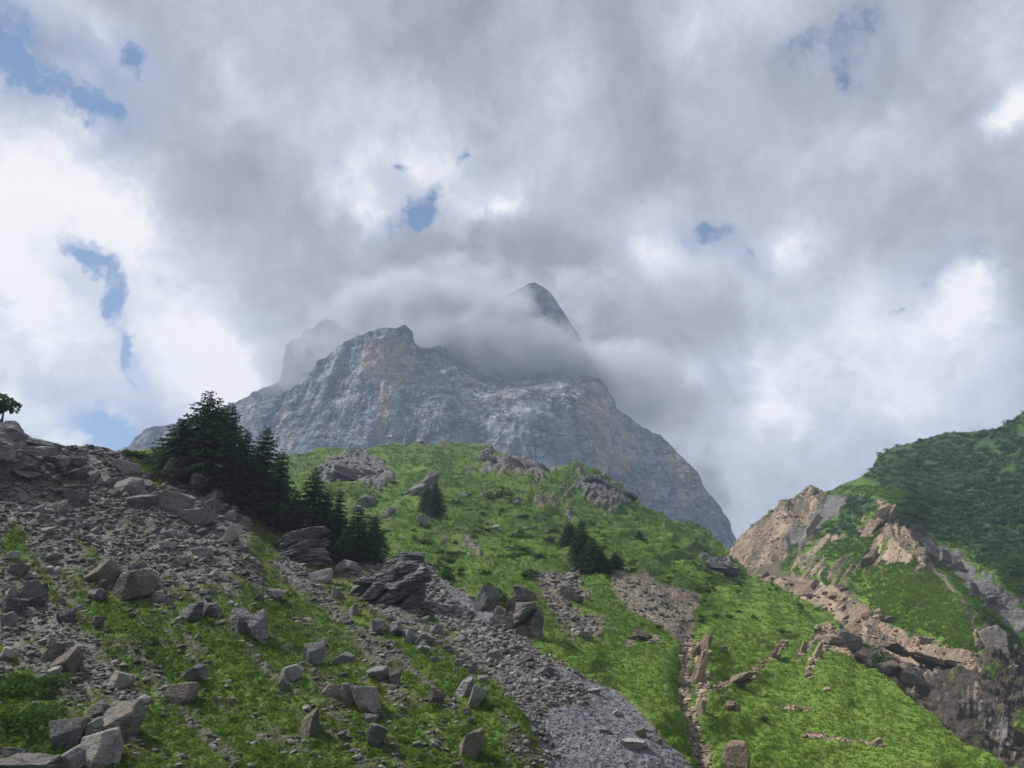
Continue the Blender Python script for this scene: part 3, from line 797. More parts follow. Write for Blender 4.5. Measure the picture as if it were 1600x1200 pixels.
def mtn_relief(P, px, py, M, D):
    d = 24 * fbm(P * np.array([0.007, 0.007, 0.003]), 3) + 6 * fbm(P * np.array([0.022, 0.022, 0.007]), 4, ridged=True)
    # tilted ledges
    q = P[:, 2] + 0.20 * P[:, 0] + 14 * fbm(P * 0.012, 3)
    q2 = np.stack([P[:, 0] * 0.010, P[:, 1] * 0.010, q * 0.05], -1)
    d = d + 3.0 * fbm(q2, 3)
    fl = P * np.array([0.05, 0.05, 0.010]) + 0.5 * fbm(P * 0.015, 2)[:, None]
    d = d + 3.0 * fbm(fl, 4, ridged=True)
    dg = np.stack([P[:, 0] * 0.05 + P[:, 2] * 0.03, P[:, 1] * 0.04, P[:, 2] * 0.035 - P[:, 0] * 0.02], -1)
    d = d + 2.0 * fbm(dg, 4, ridged=True) + 0.9 * fbm(P * 0.2, 2)
    return d


MTN = Surface(60, 1300, 1.7, MTN_SKY, 960, MTN_CTRL, 300, MAT_MTN, 'mountain', mtn_relief, mtn_masks, back=0.25, drop=1.0, backrows=10)
tag(MTN.obj, 'grey limestone mountain wall with cloud capped summit', 'mountain', kind='structure')

PEAK_SKY = [(200, 720), (330, 650), (362, 634), (380, 624), (400, 616), (425, 606), (436, 598), (443, 592), (446, 566), (449, 560), (453, 541), (460, 534), (472, 532), (481, 522), (490, 519), (500, 509), (512, 506), (522, 509), (528, 518), (545, 524), (580, 535), (640, 560), (760, 600)]
PEAK_CTRL = [(200, 720, 1326), (362, 634, 1318), (440, 596, 1294), (458, 536, 1310), (508, 508, 1326), (580, 535, 1365), (760, 600, 1404), (450, 620, 1263), (520, 600, 1248), (200, 850, 1170), (500, 800, 1131), (760, 800, 1170)]


def peak_masks(px, py, P):
    return dict(ochre=0.25 + zero(px), ledge_grass=zero(px))


PEAK = Surface(200, 760, 2.2, PEAK_SKY, 820, PEAK_CTRL, 130, MAT_MTN, 'far_peak', lambda P, px, py, M, D: 1.1 * mtn_relief(P, px, py, M, D), peak_masks, back=0.2, drop=1.0, backrows=8)
tag(PEAK.obj, 'pale distant peak fading into cloud behind the wall', 'mountain', kind='structure')

# ------------------------------------------------------------------ valley floor: one sheet out to the horizon
def valley_floor():
    rr = np.concatenate([[0.0], np.geomspace(2.0, 1450.0, 80)]); na = 160
    aa = np.linspace(0, 2 * np.pi, na, endpoint=False)
    R, A = np.meshgrid(rr, aa, indexing='ij')
    Z = -0.02 * R - 3.2 * smooth(3, 14, R) - 26 * smooth(18, 70, R)
    Z = np.maximum(Z, -45)
    V = np.stack([R * np.sin(A), R * np.cos(A), Z], -1)
    P = V.reshape(-1, 3); P[:, 2] += 0.25 * fbm(P * 0.2, 3) * smooth(1, 6, np.hypot(P[:, 0], P[:, 1]))
    idx = np.arange(len(P)).reshape(len(rr), na); nx = np.roll(idx, -1, 1)
    F = np.stack([idx[:-1], nx[:-1], nx[1:], idx[1:]], -1).reshape(-1, 4)
    me = np_mesh('ground', P, F, MAT_MEADOW)
    for k, v in dict(grass=0.8, stone=0.3, tan=0.2, gravel=0.0, bush=0.0, lush=0.5).items():
        add_attr(me, k, np.full(len(P), v))
    return tag(link('ground', me), 'green valley floor', 'ground', kind='structure')


valley_floor()

# ------------------------------------------------------------------ rocks
_ICO = {}


def ico(sub):
    if sub in _ICO: return _ICO[sub]
    if sub == 0:
        t = (1 + 5 ** 0.5) / 2
        v = np.array([(-1, t, 0), (1, t, 0), (-1, -t, 0), (1, -t, 0), (0, -1, t), (0, 1, t), (0, -1, -t), (0, 1, -t), (t, 0, -1), (t, 0, 1), (-t, 0, -1), (-t, 0, 1)], float)
        v /= np.linalg.norm(v, axis=1)[:, None]
        f = np.array([(0, 11, 5), (0, 5, 1), (0, 1, 7), (0, 7, 10), (0, 10, 11), (1, 5, 9), (5, 11, 4), (11, 10, 2), (10, 7, 6), (7, 1, 8), (3, 9, 4), (3, 4, 2), (3, 2, 6), (3, 6, 8), (3, 8, 9), (4, 9, 5), (2, 4, 11), (6, 2, 10), (8, 6, 7), (9, 8, 1)])
    else:
        v0, f0 = ico(sub - 1); v = [tuple(x) for x in v0]; cache = {}; f = []

        def mid(a, b):
            k = (min(a, b), max(a, b))
            if k not in cache:
                m = np.add(v[a], v[b]); m = m / np.linalg.norm(m); cache[k] = len(v); v.append(tuple(m))
            return cache[k]
        for a, b, c in f0:
            x, y, z = mid(a, b), mid(b, c), mid(c, a)
            f += [(a, x, z), (b, y, x), (c, z, y), (x, y, z)]
        v = np.array(v); f = np.array(f)
    _ICO[sub] = (v, f)
    return v, f


def rand_rot(r):
    q = r.normal(size=4); q /= np.linalg.norm(q); w, x, y, z = q
    return np.array([[1 - 2 * (y * y + z * z), 2 * (x * y - z * w), 2 * (x * z + y * w)], [2 * (x * y + z * w), 1 - 2 * (x * x + z * z), 2 * (y * z - x * w)], [2 * (x * z - y * w), 2 * (y * z + x * w), 1 - 2 * (x * x + y * y)]])


def rock_verts(seed, sub=3, planes=20, pw=44, rough=0.04, strata=0.0, sdir=(0.3, 0, 1), sfreq=5.0):
    """a boulder: a sphere cut by random planes, edges a little worn, faces a little rough; unit bounding box"""
    r = np.random.RandomState(seed)
    v, f = ico(sub)
    n = r.normal(size=(planes, 3)); n /= np.linalg.norm(n, axis=1)[:, None]
    d = r.uniform(0.42, 1.0, planes)
    n = np.vstack([n, np.eye(3), -np.eye(3)]); d = np.concatenate([d, np.full(6, 1.0)])
    c = np.maximum(v @ n.T, 0) / d
    rad = (c ** pw).sum(1) ** (-1.0 / pw)
    p = v * rad[:, None]
    if sub >= 2:
        p = p * (1 + 1.8 * rough * fbm(p * 1.5 + seed * 3.1, 4, ridged=True) + 1.0 * rough * fbm(p * 6 + seed, 3, ridged=True))[:, None]
    if strata:
        s = np.array(sdir, float); s /= np.linalg.norm(s)
        q = p @ s + 0.10 * fbm(p * 1.6 + seed, 2)
        e = np.stack([p[:, 0] * 0.5 + seed, p[:, 1] * 0.5, q * sfreq * 0.8], -1)
        n = fbm(e, 4, 0.6)
        k = 1 + strata * 1.5 * (0.6 * np.round(n * 5) / 5 + 0.4 * n)
        side = p - (p @ s)[:, None] * s
        p = p + side * (k - 1)[:, None]
    lo, hi = p.min(0), p.max(0)
    return (p - (lo + hi) / 2) / (hi - lo), f


def rock_material(name, dark, light, stain=(0.30, 0.22, 0.14), stain_amt=0.42, layer=0.0, k=1.0):
    m, nt, b = new_mat(name, 0.92, 0.25)
    P = nt.node('ShaderNodeNewGeometry').outputs['Position']
    oi = nt.node('ShaderNodeObjectInfo')
    n1 = nt.noise(P, 0.9 / k, 4, 0.6); n2 = nt.noise(P, 5.0 / k, 5, 0.65); n3 = nt.noise(P, 22.0 / k, 3, 0.6)
    pl = nt.mapping(P, rot=(0.25, 0.45, 0.0), scale=(0.5, 0.5, 7.0))
    ly = nt.noise(pl, 1.2 / k, 4, 0.6)
    v = nt.math('ADD', nt.math('MULTIPLY', n1, 0.45), nt.math('MULTIPLY', n2, 0.5))
    v = nt.math('ADD', v, nt.math('MULTIPLY', nt.math('SUBTRACT', ly, 0.5), 0.7 * layer))
    v = nt.math('ADD', v, nt.math('MULTIPLY', nt.math('SUBTRACT', oi.outputs['Random'], 0.5), 0.28))
    v = nt.math('ADD', v, nt.math('MULTIPLY', nt.math('SUBTRACT', n3, 0.5), 0.3))
    col = nt.mix(nt.range(v, 0.25, 0.75), dark, light)
    col = nt.mix(nt.range(nt.noise(P, 1.7 / k, 5, 0.62), 0.52, 0.70, 0, stain_amt), col, stain)
    ed = nt.voronoi(nt.vmath('ADD', nt.mapping(P, rot=(0.4, 0.3, 0.2), scale=(1, 1, 1.6)), nt.vmath('SCALE', nt.noise(P, 2.0 / k, 3, 0.6, color=True), scale=0.9 * k)), 0.55 / k, 'DISTANCE_TO_EDGE')
    crk = nt.math('MULTIPLY', nt.range(ed, 0.0, 0.022, 1.0, 0.0), nt.range(n1, 0.50, 0.62))
    col = nt.mix(nt.math('MULTIPLY', crk, 0.8), col, (0.03, 0.028, 0.026))
    # pale lichen freckles
    lf = nt.range(nt.noise(P, 7.0 / k, 5, 0.7), 0.56, 0.68, 0, 0.5)
    col = nt.mix(lf, col, (0.40, 0.40, 0.36))
    nt.l.new(col, b.inputs['Base Color'])
    h = nt.math('ADD', n2, nt.math('ADD', nt.math('MULTIPLY', n3, 0.3), nt.math('MULTIPLY', ly, layer)))
    h = nt.math('SUBTRACT', h, nt.math('MULTIPLY', crk, 0.7))
    bp = nt.node('ShaderNodeBump'); bp.inputs['Strength'].default_value = 1.0; bp.inputs['Distance'].default_value = 0.16 * k
    nt.l.new(h, bp.inputs['Height']); nt.l.new(bp.outputs[0], b.inputs['Normal'])
    return m


RM = {
    'grey': rock_material('grey_rock', (0.085, 0.088, 0.093), (0.25, 0.25, 0.247)),
    'pale': rock_material('pale_rock', (0.15, 0.15, 0.145), (0.36, 0.352, 0.33)),
    'brown': rock_material('brown_rock', (0.060, 0.052, 0.043), (0.185, 0.155, 0.125), stain_amt=0.4),
    'dark': rock_material('dark_rock', (0.055, 0.057, 0.063), (0.15, 0.153, 0.16), stain_amt=0.1),
    'tan': rock_material('tan_rock', (0.14, 0.108, 0.078), (0.38, 0.295, 0.21), stain=(0.16, 0.12, 0.085), stain_amt=0.4, layer=0.6),
    'schist': rock_material('schist_rock', (0.065, 0.068, 0.075), (0.27, 0.27, 0.268), stain_amt=0.22, layer=1.0),
    'mixed': rock_material('weathered_rock', (0.10, 0.095, 0.09), (0.29, 0.265, 0.235), stain=(0.40, 0.30, 0.18), stain_amt=0.7, layer=0.8),
}
_ROCKS = {}


def rock_mesh(kind, seed, sub, slab):
    key = (kind, seed, sub, slab)
    if key not in _ROCKS:
        v, f = rock_verts(100 + seed, sub, planes=(15 if slab else 22), strata=(0.10 if kind in ('schist', 'tan', 'mixed') else (0.05 if slab else 0.0)), sdir=(0.45, 0.1, 1.0), sfreq=3.2)
        _ROCKS[key] = np_mesh('boulder', v, f, RM[kind], False)
    return _ROCKS[key]


RR = random.Random(11)


def view_tilt(deg):
    """turn in the vertical plane that faces the camera's heading"""
    return (0, math.radians(deg), 0)


def put_rock(S, px, py, w, h, kind='grey', tilt=0.0, label=None, group=None, seed=None, sub=3, slab=False, deep=None, name='boulder', sink=0.20):
    g = S.at(np.array([px]), np.array([py + 0.40 * h]))[0]
    D = float((g - CAM) @ FWD); s = D / FPX
    me = rock_mesh(kind, RR.randrange(9) if seed is None else seed, sub, slab)
    o = bpy.data.objects.new(name, me); COL.objects.link(o)
    wm, hm = w * s * 1.10, h * s * 1.30
    o.scale = (wm, deep * s if deep else 0.85 * max(min(wm, 1.6 * hm), hm), hm)
    t = tilt if tilt else RR.uniform(-8, 8)
    o.rotation_euler = (RR.uniform(-0.15, 0.15), math.radians(t), RR.uniform(-0.35, 0.35))
    o.location = g + np.array([0, 0, (0.40 - sink) * hm]) + np.array([0, 0.10 * hm, 0])
    return tag(o, label, 'boulder', group)


B = [  # pixel, size, kind, tilt, slab, label
    (85, 722, 32, 24, 'grey', 0, 0, 'rounded grey boulder just right of the overhanging ledge on the upper talus'),
    (114, 725, 27, 24, 'dark', 0, 0, 'dark grey boulder beside the rounded one below the left crest'),
    (198, 731, 40, 21, 'grey', 28, 1, 'slanting grey slab leaning right on grass below the left skyline'),
    (198, 758, 44, 24, 'grey', 4, 0, 'flat topped grey boulder with dark underside above the long pale slab'),
    (229, 757, 26, 15, 'grey', 32, 1, 'thin slanting slab right of the flat topped dark sided boulder'),
    (222, 784, 50, 22, 'grey', 0, 1, 'left half of the long pale slab in the upper talus'),
    (264, 784, 62, 30, 'pale', 10, 1, 'long pale slab with smooth top in the upper talus'),
    (262, 732, 42, 35, 'grey', 0, 0, 'large smooth grey boulder at the foot of the tallest spruces'),
    (291, 727, 26, 22, 'grey', 0, 0, 'smaller grey boulder touching the large smooth one by the spruces'),
    (308, 757, 24, 30, 'grey', 10, 0, 'upright grey boulder heading the line below the spruces'),
    (331, 764, 19, 25, 'grey', 0, 0, 'upright blocky boulder second in the line below the spruces'),
    (351, 770, 22, 24, 'dark', 0, 0, 'dark boulder third in the line below the spruces'),
    (370, 769, 22, 19, 'grey', -12, 0, 'pale capped boulder at the right end of the line below the spruces'),
    (143, 745, 17, 17, 'pale', 0, 0, 'small pale round boulder left of the flat block on upper talus'),
    (161, 751, 23, 15, 'grey', 0, 1, 'flat grey block with light top on the upper talus'),
    (117, 742, 30, 18, 'dark', 0, 1, 'broad dark stone under the boulders by the left ledge'),
    (115, 773, 36, 18, 'dark', 0, 1, 'low broad dark boulder half buried in the upper talus'),
    (310, 806, 54, 26, 'grey', 0, 1, 'broad low grey boulder below the row of blocks'),
    (293, 829, 28, 20, 'dark', 0, 0, 'dark hollow sided boulder in the middle talus'),
    (358, 802, 20, 15, 'pale', 0, 0, 'rounded pale boulder near the grass edge below the spruces'),
    (360, 834, 24, 34, 'pale', 20, 1, 'pale blue grey slab standing in the talus beside the grass strip'),
    (263, 834, 20, 15, 'grey', 0, 0, 'pale topped boulder left of the dark hollow one'),
    (262, 854, 27, 12, 'pale', -6, 1, 'flat pale plate lying in the middle talus'),
    (315, 862, 28, 18, 'grey', -6, 1, 'wedge shaped grey boulder above the brown pair'),
    (72, 828, 34, 9, 'pale', -5, 1, 'thin pale plate on the left talus under the ledge'),
    (280, 878, 34, 12, 'mixed', -28, 1, 'tilted tan plate among the middle talus stones'),
    (152, 892, 42, 44, 'brown', 25, 0, 'brown boulder leaning against the larger brown one'),
    (202, 915, 58, 56, 'brown', 10, 0, 'largest dark brown boulder on the left slope'),
    (43, 921, 46, 30, 'dark', 0, 0, 'dark grey boulder in the pile at the left edge'),
    (29, 898, 28, 18, 'grey', 0, 0, 'grey boulder topping the pile at the left edge'),
    (14, 928, 24, 16, 'grey', 0, 0, 'small grey boulder left of the dark one in the edge pile'),
    (18, 948, 38, 20, 'dark', 0, 1, 'low dark slab beneath the pile at the left edge'),
    (58, 945, 25, 15, 'dark', 0, 0, 'small dark boulder at the lower right of the edge pile'),
    (9, 966, 28, 20, 'grey', 0, 0, 'grey boulder cut by the frame below the edge pile'),
    (152, 930, 17, 22, 'dark', 0, 0, 'small dark boulder left of the largest brown boulder'),
    (103, 963, 28, 22, 'dark', -20, 0, 'dark angular boulder midway down the left talus'),
    (153, 981, 15, 20, 'brown', 0, 0, 'small brown upright stone on the left grass'),
    (80, 1018, 30, 36, 'brown', 30, 0, 'light sided half of the split brown boulder near the left edge'),
    (98, 1030, 36, 44, 'brown', 25, 0, 'dark half of the split brown boulder near the left edge'),
    (5, 1027, 20, 20, 'pale', 0, 0, 'pale boulder cut by the left frame edge'),
    (68, 1003, 24, 10, 'pale', 0, 1, 'small flat pale stone above the split brown boulder'),
    (84, 1048, 20, 14, 'pale', 0, 0, 'pale stone at the foot of the split brown boulder'),
    (187, 1056, 34, 26, 'mixed', 30, 1, 'tilted tan flake pile on the lower left slope'),
    (222, 1085, 20, 13, 'pale', 0, 0, 'small pale pointed stone left of the dark brown block'),
    (281, 1075, 44, 32, 'brown', 10, 0, 'dark brown broken block in the lower left grass'),
    (304, 1050, 34, 28, 'grey', 35, 1, 'tilted grey slab above the dark brown block'),
    (185, 1128, 62, 58, 'mixed', 0, 0, 'ochre brown boulder behind the pale cracked block at lower left'),
    (102, 1142, 58, 48, 'grey', 0, 0, 'grey lump forming the left part of the cracked block at lower left'),
    (140, 1138, 34, 38, 'pale', 0, 0, 'pale upright lump in the middle of the cracked block at lower left'),
    (148, 1172, 60, 56, 'pale', 0, 0, 'large pale cracked block at lower left'),
    (108, 1183, 44, 40, 'grey', 0, 0, 'grey lower block tucked under the pale cracked one'),
    (45, 1190, 100, 34, 'mixed', 0, 1, 'broad flat tan rock at the bottom left corner'),
    (20, 1168, 44, 14, 'grey', 0, 1, 'flat grey stone above the tan corner rock'),
    (150, 1105, 36, 24, 'mixed', 0, 0, 'small tan rock uphill of the ochre brown boulder'),
    (297, 955, 34, 34, 'schist', 20, 0, 'rounded layered boulder left of its twin on mid slope'),
    (324, 951, 30, 26, 'schist', 25, 0, 'layered boulder right of its twin on mid slope'),
    (372, 975, 40, 40, 'schist', -40, 0, 'pale layered rock tilted on the mid slope grass'),
    (402, 982, 32, 46, 'schist', -25, 0, 'darker layered rock beside the pale tilted one'),
    (262, 942, 18, 15, 'grey', 0, 0, 'small grey stone left of the layered twins'),
    (425, 926, 34, 19, 'mixed', 5, 0, 'tan boulder sitting in its own bare hollow on the slope'),
    (492, 1017, 34, 33, 'grey', -12, 0, 'knobbly grey boulder in the grass left of centre'),
    (536, 1021, 34, 18, 'grey', -15, 1, 'low grey slab right of the knobbly grey boulder'),
    (450, 1053, 32, 28, 'grey', 20, 0, 'grey tilted rock in bright grass left of centre'),
    (440, 1067, 16, 18, 'pale', 40, 0, 'pale flake leaning on the grey tilted rock'),
    (571, 1093, 38, 48, 'pale', -12, 0, 'tall pale boulder standing in grass at lower centre left'),
    (545, 1085, 26, 34, 'grey', 0, 0, 'grey rock leaning left of the tall pale boulder'),
    (520, 1078, 30, 22, 'mixed', 15, 1, 'brownish slab among rubble left of the tall pale boulder'),
    (482, 1131, 31, 46, 'brown', 0, 0, 'upright brown boulder like a standing stone at lower centre left'),
    (578, 1122, 22, 14, 'mixed', 0, 0, 'small tan stones foot block under the tall pale boulder'),
    (588, 1152, 28, 40, 'grey', 15, 0, 'ribbed grey boulder below the tall pale one'),
    (735, 1156, 38, 46, 'brown', 20, 0, 'big grey brown boulder near the gravel at lower centre'),
    (727, 1080, 20, 34, 'schist', 25, 0, 'left flake of the tilted grey pair near the gully edge'),
    (744, 1093, 22, 34, 'grey', 25, 0, 'right flake of the tilted grey pair near the gully edge'),
    (680, 1097, 25, 21, 'brown', 20, 0, 'dull brown boulder alone in grass left of the tilted pair'),
    (590, 1055, 34, 22, 'grey', 0, 1, 'grey overhanging block above the middle grass'),
    (617, 1062, 20, 24, 'brown', 0, 0, 'brown stone right of the grey overhanging block'),
    (613, 986, 28, 20, 'grey', 0, 0, 'grey boulder first in the chain below the schist crag'),
    (637, 992, 24, 18, 'grey', 0, 0, 'grey boulder second in the chain below the schist crag'),
    (662, 1002, 28, 17, 'grey', 5, 1, 'flat topped boulder third in the chain below the schist crag'),
    (586, 982, 24, 26, 'schist', 0, 0, 'rough grey boulder at the left of the chain below the crag'),
    (551, 953, 18, 22, 'grey', 0, 0, 'pale edged boulder under the dark ledge of the crag'),
    (500, 897, 36, 24, 'pale', 0, 0, 'pale blocky boulder just below the tilted slab crag'),
    (540, 888, 36, 20, 'schist', 0, 1, 'grey slab block between the two crags under the spruces'),
    (566, 925, 52, 20, 'dark', 0, 1, 'dark smooth ledge block jutting left of the schist crag'),
    (524, 930, 22, 14, 'grey', 30, 1, 'small leaning plate right of the grass hollow'),
    (766, 1018, 32, 20, 'pale', 0, 0, 'low pale boulder in the upper gully rubble'),
    (804, 1018, 18, 13, 'pale', 0, 0, 'small whitish boulder in the gully rubble'),
    (823, 1028, 22, 14, 'dark', 0, 0, 'dark boulder right of the whitish one in the gully'),
    (760, 938, 34, 42, 'grey', 8, 0, 'pointed grey boulder standing in the gully rubble'),
    (854, 1050, 24, 15, 'grey', 20, 1, 'tilted grey plates at the lower tip of the gully rubble'),
    (926, 1089, 22, 9, 'pale', 0, 1, 'flat pale slab alone high on the blue gravel'),
    (963, 1118, 14, 9, 'pale', 0, 1, 'small pale flat stone midway down the blue gravel'),
    (946, 1147, 20, 7, 'pale', 15, 1, 'thin pale slab left on the blue gravel'),
    (990, 1171, 40, 15, 'pale', 10, 1, 'largest pale slab on the lower blue gravel'),
    (1000, 1150, 17, 14, 'brown', 0, 0, 'brown stone above the largest slab on the gravel'),
    (1025, 1165, 14, 9, 'brown', 0, 0, 'small brown stone at the right on the gravel'),
    (570, 781, 30, 22, 'grey', 0, 0, 'grey round boulder on the meadow right of the spruces'),
    (556, 791, 22, 14, 'pale', 0, 0, 'pale boulder at the foot of the round meadow boulder'),
    (604, 806, 13, 13, 'pale', 0, 0, 'upper white stone in the small meadow cluster'),
    (612, 802, 12, 9, 'pale', 0, 0, 'flatter white stone in the small meadow cluster'),
    (661, 817, 20, 15, 'pale', 0, 0, 'pale grey boulder below the pointed crag bush'),
    (723, 774, 16, 9, 'grey', 0, 0, 'small grey boulder in the upper meadow centre'),
    (806, 780, 16, 9, 'grey', 0, 0, 'small grey boulder beside the dwarf pine in the upper meadow'),
    (775, 820, 12, 8, 'pale', 0, 0, 'small pale stone in the middle meadow'),
    (733, 861, 14, 10, 'pale', 0, 0, 'pale stone in the stony patch of the middle meadow'),
    (1077, 1113, 16, 12, 'tan', 0, 0, 'pale tan block beside the little stream bed'),
    (1068, 1051, 16, 11, 'tan', 0, 0, 'tan stone left of the long leaning slab'),
    (1106, 1000, 13, 24, 'tan', 18, 1, 'narrow tan flake above the long leaning slab'),
    (1092, 1012, 12, 22, 'tan', 20, 1, 'short tan flake touching the top of the leaning slab'),
    (1097, 1103, 16, 26, 'tan', 10, 1, 'tan flake at the foot of the long leaning slab'),
    (1150, 1182, 36, 50, 'tan', 15, 0, 'rounded tan boulder at the bottom of the stream bed'),
    (1140, 1106, 15, 20, 'tan', 15, 0, 'tan flake in the grass right of the stream'),
    (1149, 1114, 12, 12, 'tan', 15, 0, 'small tan stone below the flake right of the stream'),
    (1293, 1079, 14, 9, 'tan', 0, 0, 'single tan stone in the grass of the spur'),
    (1370, 1167, 18, 13, 'tan', 0, 0, 'tan lump at the end of the stone line on the spur'),
    (1128, 1012, 22, 8, 'tan', 0, 1, 'thin tan plate in grass right of the narrow flake'),
]
for px, py, w, h, kind, tilt, slab, lab in B:
    S = SLOPE if (px < np.interp(py, [885, 930, 985, 1040, 1108, 1200], [655, 680, 738, 798, 848, 880]) and py > 640 and not (py < 870 and px > 545)) else MEADOW
    put_rock(S, px, py, w, h, kind, tilt, lab, 'boulders on the slopes', sub=(4 if w * h > 1400 else 3), slab=bool(slab))


# ---- crags: beds of rock stacked and tilted together, each crag one mesh
def crag(name, S, px, py, parts, kind, label, cat='rock outcrop', embed=0.0, group=None, sub=4, sfreq=4.5, strata=0.14):
    """parts: (dx, dy, w, h, tilt, depth factor) in pixels round (px, py)"""
    g = S.at(np.array([px]), np.array([py]))[0]; D = float((g - CAM) @ FWD); s = D / FPX
    V, F, n = [], [], 0
    for i, (dx, dy, w, h, tilt, dp) in enumerate(parts):
        v, f = rock_verts(500 + int(px) + 7 * i, sub, planes=9, pw=20, rough=0.07, strata=strata, sdir=(0.12, 0.05, 1), sfreq=sfreq)
        v = v * np.array([w * s, dp * w * s, h * s])
        a = math.radians(tilt); R = np.array([[math.cos(a), 0, math.sin(a)], [0, 1, 0], [-math.sin(a), 0, math.cos(a)]])
        v = v @ R.T
        v = v + np.array([dx * s, RR.uniform(-0.1, 0.1) * w * s, -dy * s])
        V.append(v); F.append(f + n); n += len(v)
    me = np_mesh(name, np.vstack(V), np.vstack(F), RM[kind], False)
    o = link(name, me); o.location = g + np.array([0, 1.0, -0.25]) * embed * s
    return tag(o, label, cat, group)


crag('rock_outcrop', SLOPE, 462, 868, [(0, -24, 92, 20, -14, 0.9), (4, -8, 100, 22, -16, 0.9), (14, 6, 84, 26, -10, 0.8), (22, -36, 54, 12, -18, 0.9), (-18, 0, 66, 16, -20, 0.7), (28, 14, 52, 26, 0, 0.8), (0, 16, 70, 20, 4, 0.7)],
     'schist', 'tilted slab crag of grey beds below the row of spruces')
crag('rock_outcrop', SLOPE, 615, 945, [(10, -60, 74, 34, -6, 0.9), (18, -36, 84, 36, -14, 0.9), (6, -14, 92, 34, -20, 0.9), (16, 8, 70, 30, -32, 0.8), (-24, -20, 60, 28, -10, 0.8), (32, -8, 34, 80, 12, 1.0), (24, -70, 44, 20, 0, 0.8), (-46, -34, 44, 16, -4, 0.9), (-2, -44, 60, 20, -12, 0.9)],
     'schist', 'dark layered schist crag above the gully', sub=4, sfreq=5.5, strata=0.18)
crag('rock_outcrop', MEADOW, 812, 985, [(8, -52, 36, 36, -6, 1.0), (-2, -24, 62, 36, -22, 0.9), (-24, -10, 50, 40, 30, 0.8), (20, -6, 36, 66, 8, 1.0), (6, 10, 44, 36, 30, 0.8), (26, 12, 24, 36, 0, 0.9), (-8, -40, 36, 22, -30, 0.8)],
     'mixed', 'tan streaked crag at the right side of the gully')
crag('rock_outcrop', SLOPE, 20, 742, [(-26, -62, 48, 44, 48, 1.0), (-4, -56, 40, 34, 40, 1.0), (-20, -40, 90, 48, 8, 1.0), (-20, -74, 26, 26, 70, 0.9), (-2, -28, 54, 40, -6, 0.9), (16, -18, 52, 30, -8, 0.9), (34, -48, 50, 16, 10, 0.9), (38, -36, 44, 20, 4, 0.8), (-26, -6, 60, 44, 10, 0.9), (24, 0, 40, 14, 12, 0.9)],
     'schist', 'overhanging grey crag at the left edge of the skyline')
crag('rock_outcrop', MEADOW, 660, 784, [(8, -22, 22, 50, 18, 0.9), (14, -14, 20, 40, 10, 0.9), (-8, -10, 38, 26, -40, 0.9), (-16, -2, 34, 18, -24, 0.8)], 'schist', 'pointed grey crag in the meadow behind two spruces')
crag('rock_outcrop', MEADOW, 552, 752, [(-6, -18, 50, 22, 20, 0.6), (14, -6, 54, 20, 30, 0.6), (-28, -8, 44, 22, -16, 0.6), (36, 4, 40, 18, 26, 0.6), (30, -14, 34, 16, 34, 0.6), (4, 4, 40, 14, 10, 0.6), (-10, -2, 30, 20, -30, 0.6)], 'dark', 'broad dark crag in the upper meadow right of the spruces', sfreq=3.5)
crag('rock_outcrop', MEADOW, 1093, 1062, [(2, -14, 20, 84, 18, 0.6), (-5, 10, 16, 60, 14, 0.6), (8, -24, 13, 50, 20, 0.6), (-2, -2, 10, 74, 17, 0.9), (6, 6, 9, 50, 20, 0.9)], 'tan', 'long tan slab leaning beside the little stream bed', sfreq=3.0, strata=0.10, embed=4.0)
crag('rock_outcrop', MEADOW, 1312, 1008, [(-14, -6, 34, 26, 20, 0.9), (10, -8, 40, 30, 10, 0.9), (-4, 4, 40, 18, -10, 0.8), (22, 2, 26, 24, 10, 0.8)], 'mixed', 'brown cracked crag on the crest of the grassy spur')
crag('rock_outcrop', MEADOW, 885, 938, [(0, -6, 40, 30, 10, 0.7), (-14, 4, 34, 20, -12, 0.7), (14, 2, 26, 20, 10, 0.7)], 'mixed', 'crumbling tan crag under the dark spruce group')
crag('rock_outcrop', MEADOW, 910, 996, [(0, -4, 36, 14, 8, 0.7), (-16, 2, 26, 12, -8, 0.7)], 'mixed', 'low tan crag in the grass left of the bare earth')
crag('rock_outcrop', MEADOW, 1002, 996, [(4, -6, 30, 14, 16, 0.8), (-12, 0, 26, 12, -4, 0.8)], 'brown', 'small dark crag below the bare earth patch')
crag('rock_outcrop', MEADOW, 1120, 892, [(0, -6, 56, 16, 8, 0.5), (16, 0, 36, 16, 20, 0.5), (-18, 2, 34, 12, 4, 0.5)], 'dark', 'dark crag where the meadow meets the tan gorge')
crag('rock_outcrop', MEADOW, 950, 772, [(-22, -10, 34, 16, 26, 0.6), (16, 6, 34, 16, 32, 0.6), (-4, 0, 36, 14, 24, 0.6), (30, 12, 26, 14, 30, 0.6)], 'dark', 'long dark crag under the right shoulder of the meadow')
crag('rock_outcrop', MEADOW, 800, 728, [(-34, -8, 34, 12, 24, 0.6), (4, -2, 36, 14, 26, 0.6), (36, 4, 34, 14, 28, 0.6), (56, 10, 30, 14, 20, 0.6), (-10, 2, 30, 10, 10, 0.6)], 'schist', 'broken grey crag along the top of the meadow')
for px, py, w, h, tl, lab in [(1255, 1020, 10, 34, 28, 'left of two thin tan ribs on the spur'), (1276, 1028, 11, 46, 26, 'right of two thin tan ribs on the spur'), (1208, 1026, 9, 46, 42, 'slanting tan rib low on the spur grass'),
                              (1150, 1062, 60, 12, -24, 'broken tan rib above the stream bed')]:
    crag('rock_outcrop', MEADOW, px, py + 4, [(0, -4, w, h, tl, 0.9), (3, 2, w * 0.8, h * 0.7, tl + 4, 0.9)], 'tan', lab, sub=3, sfreq=3.0, embed=3.0)
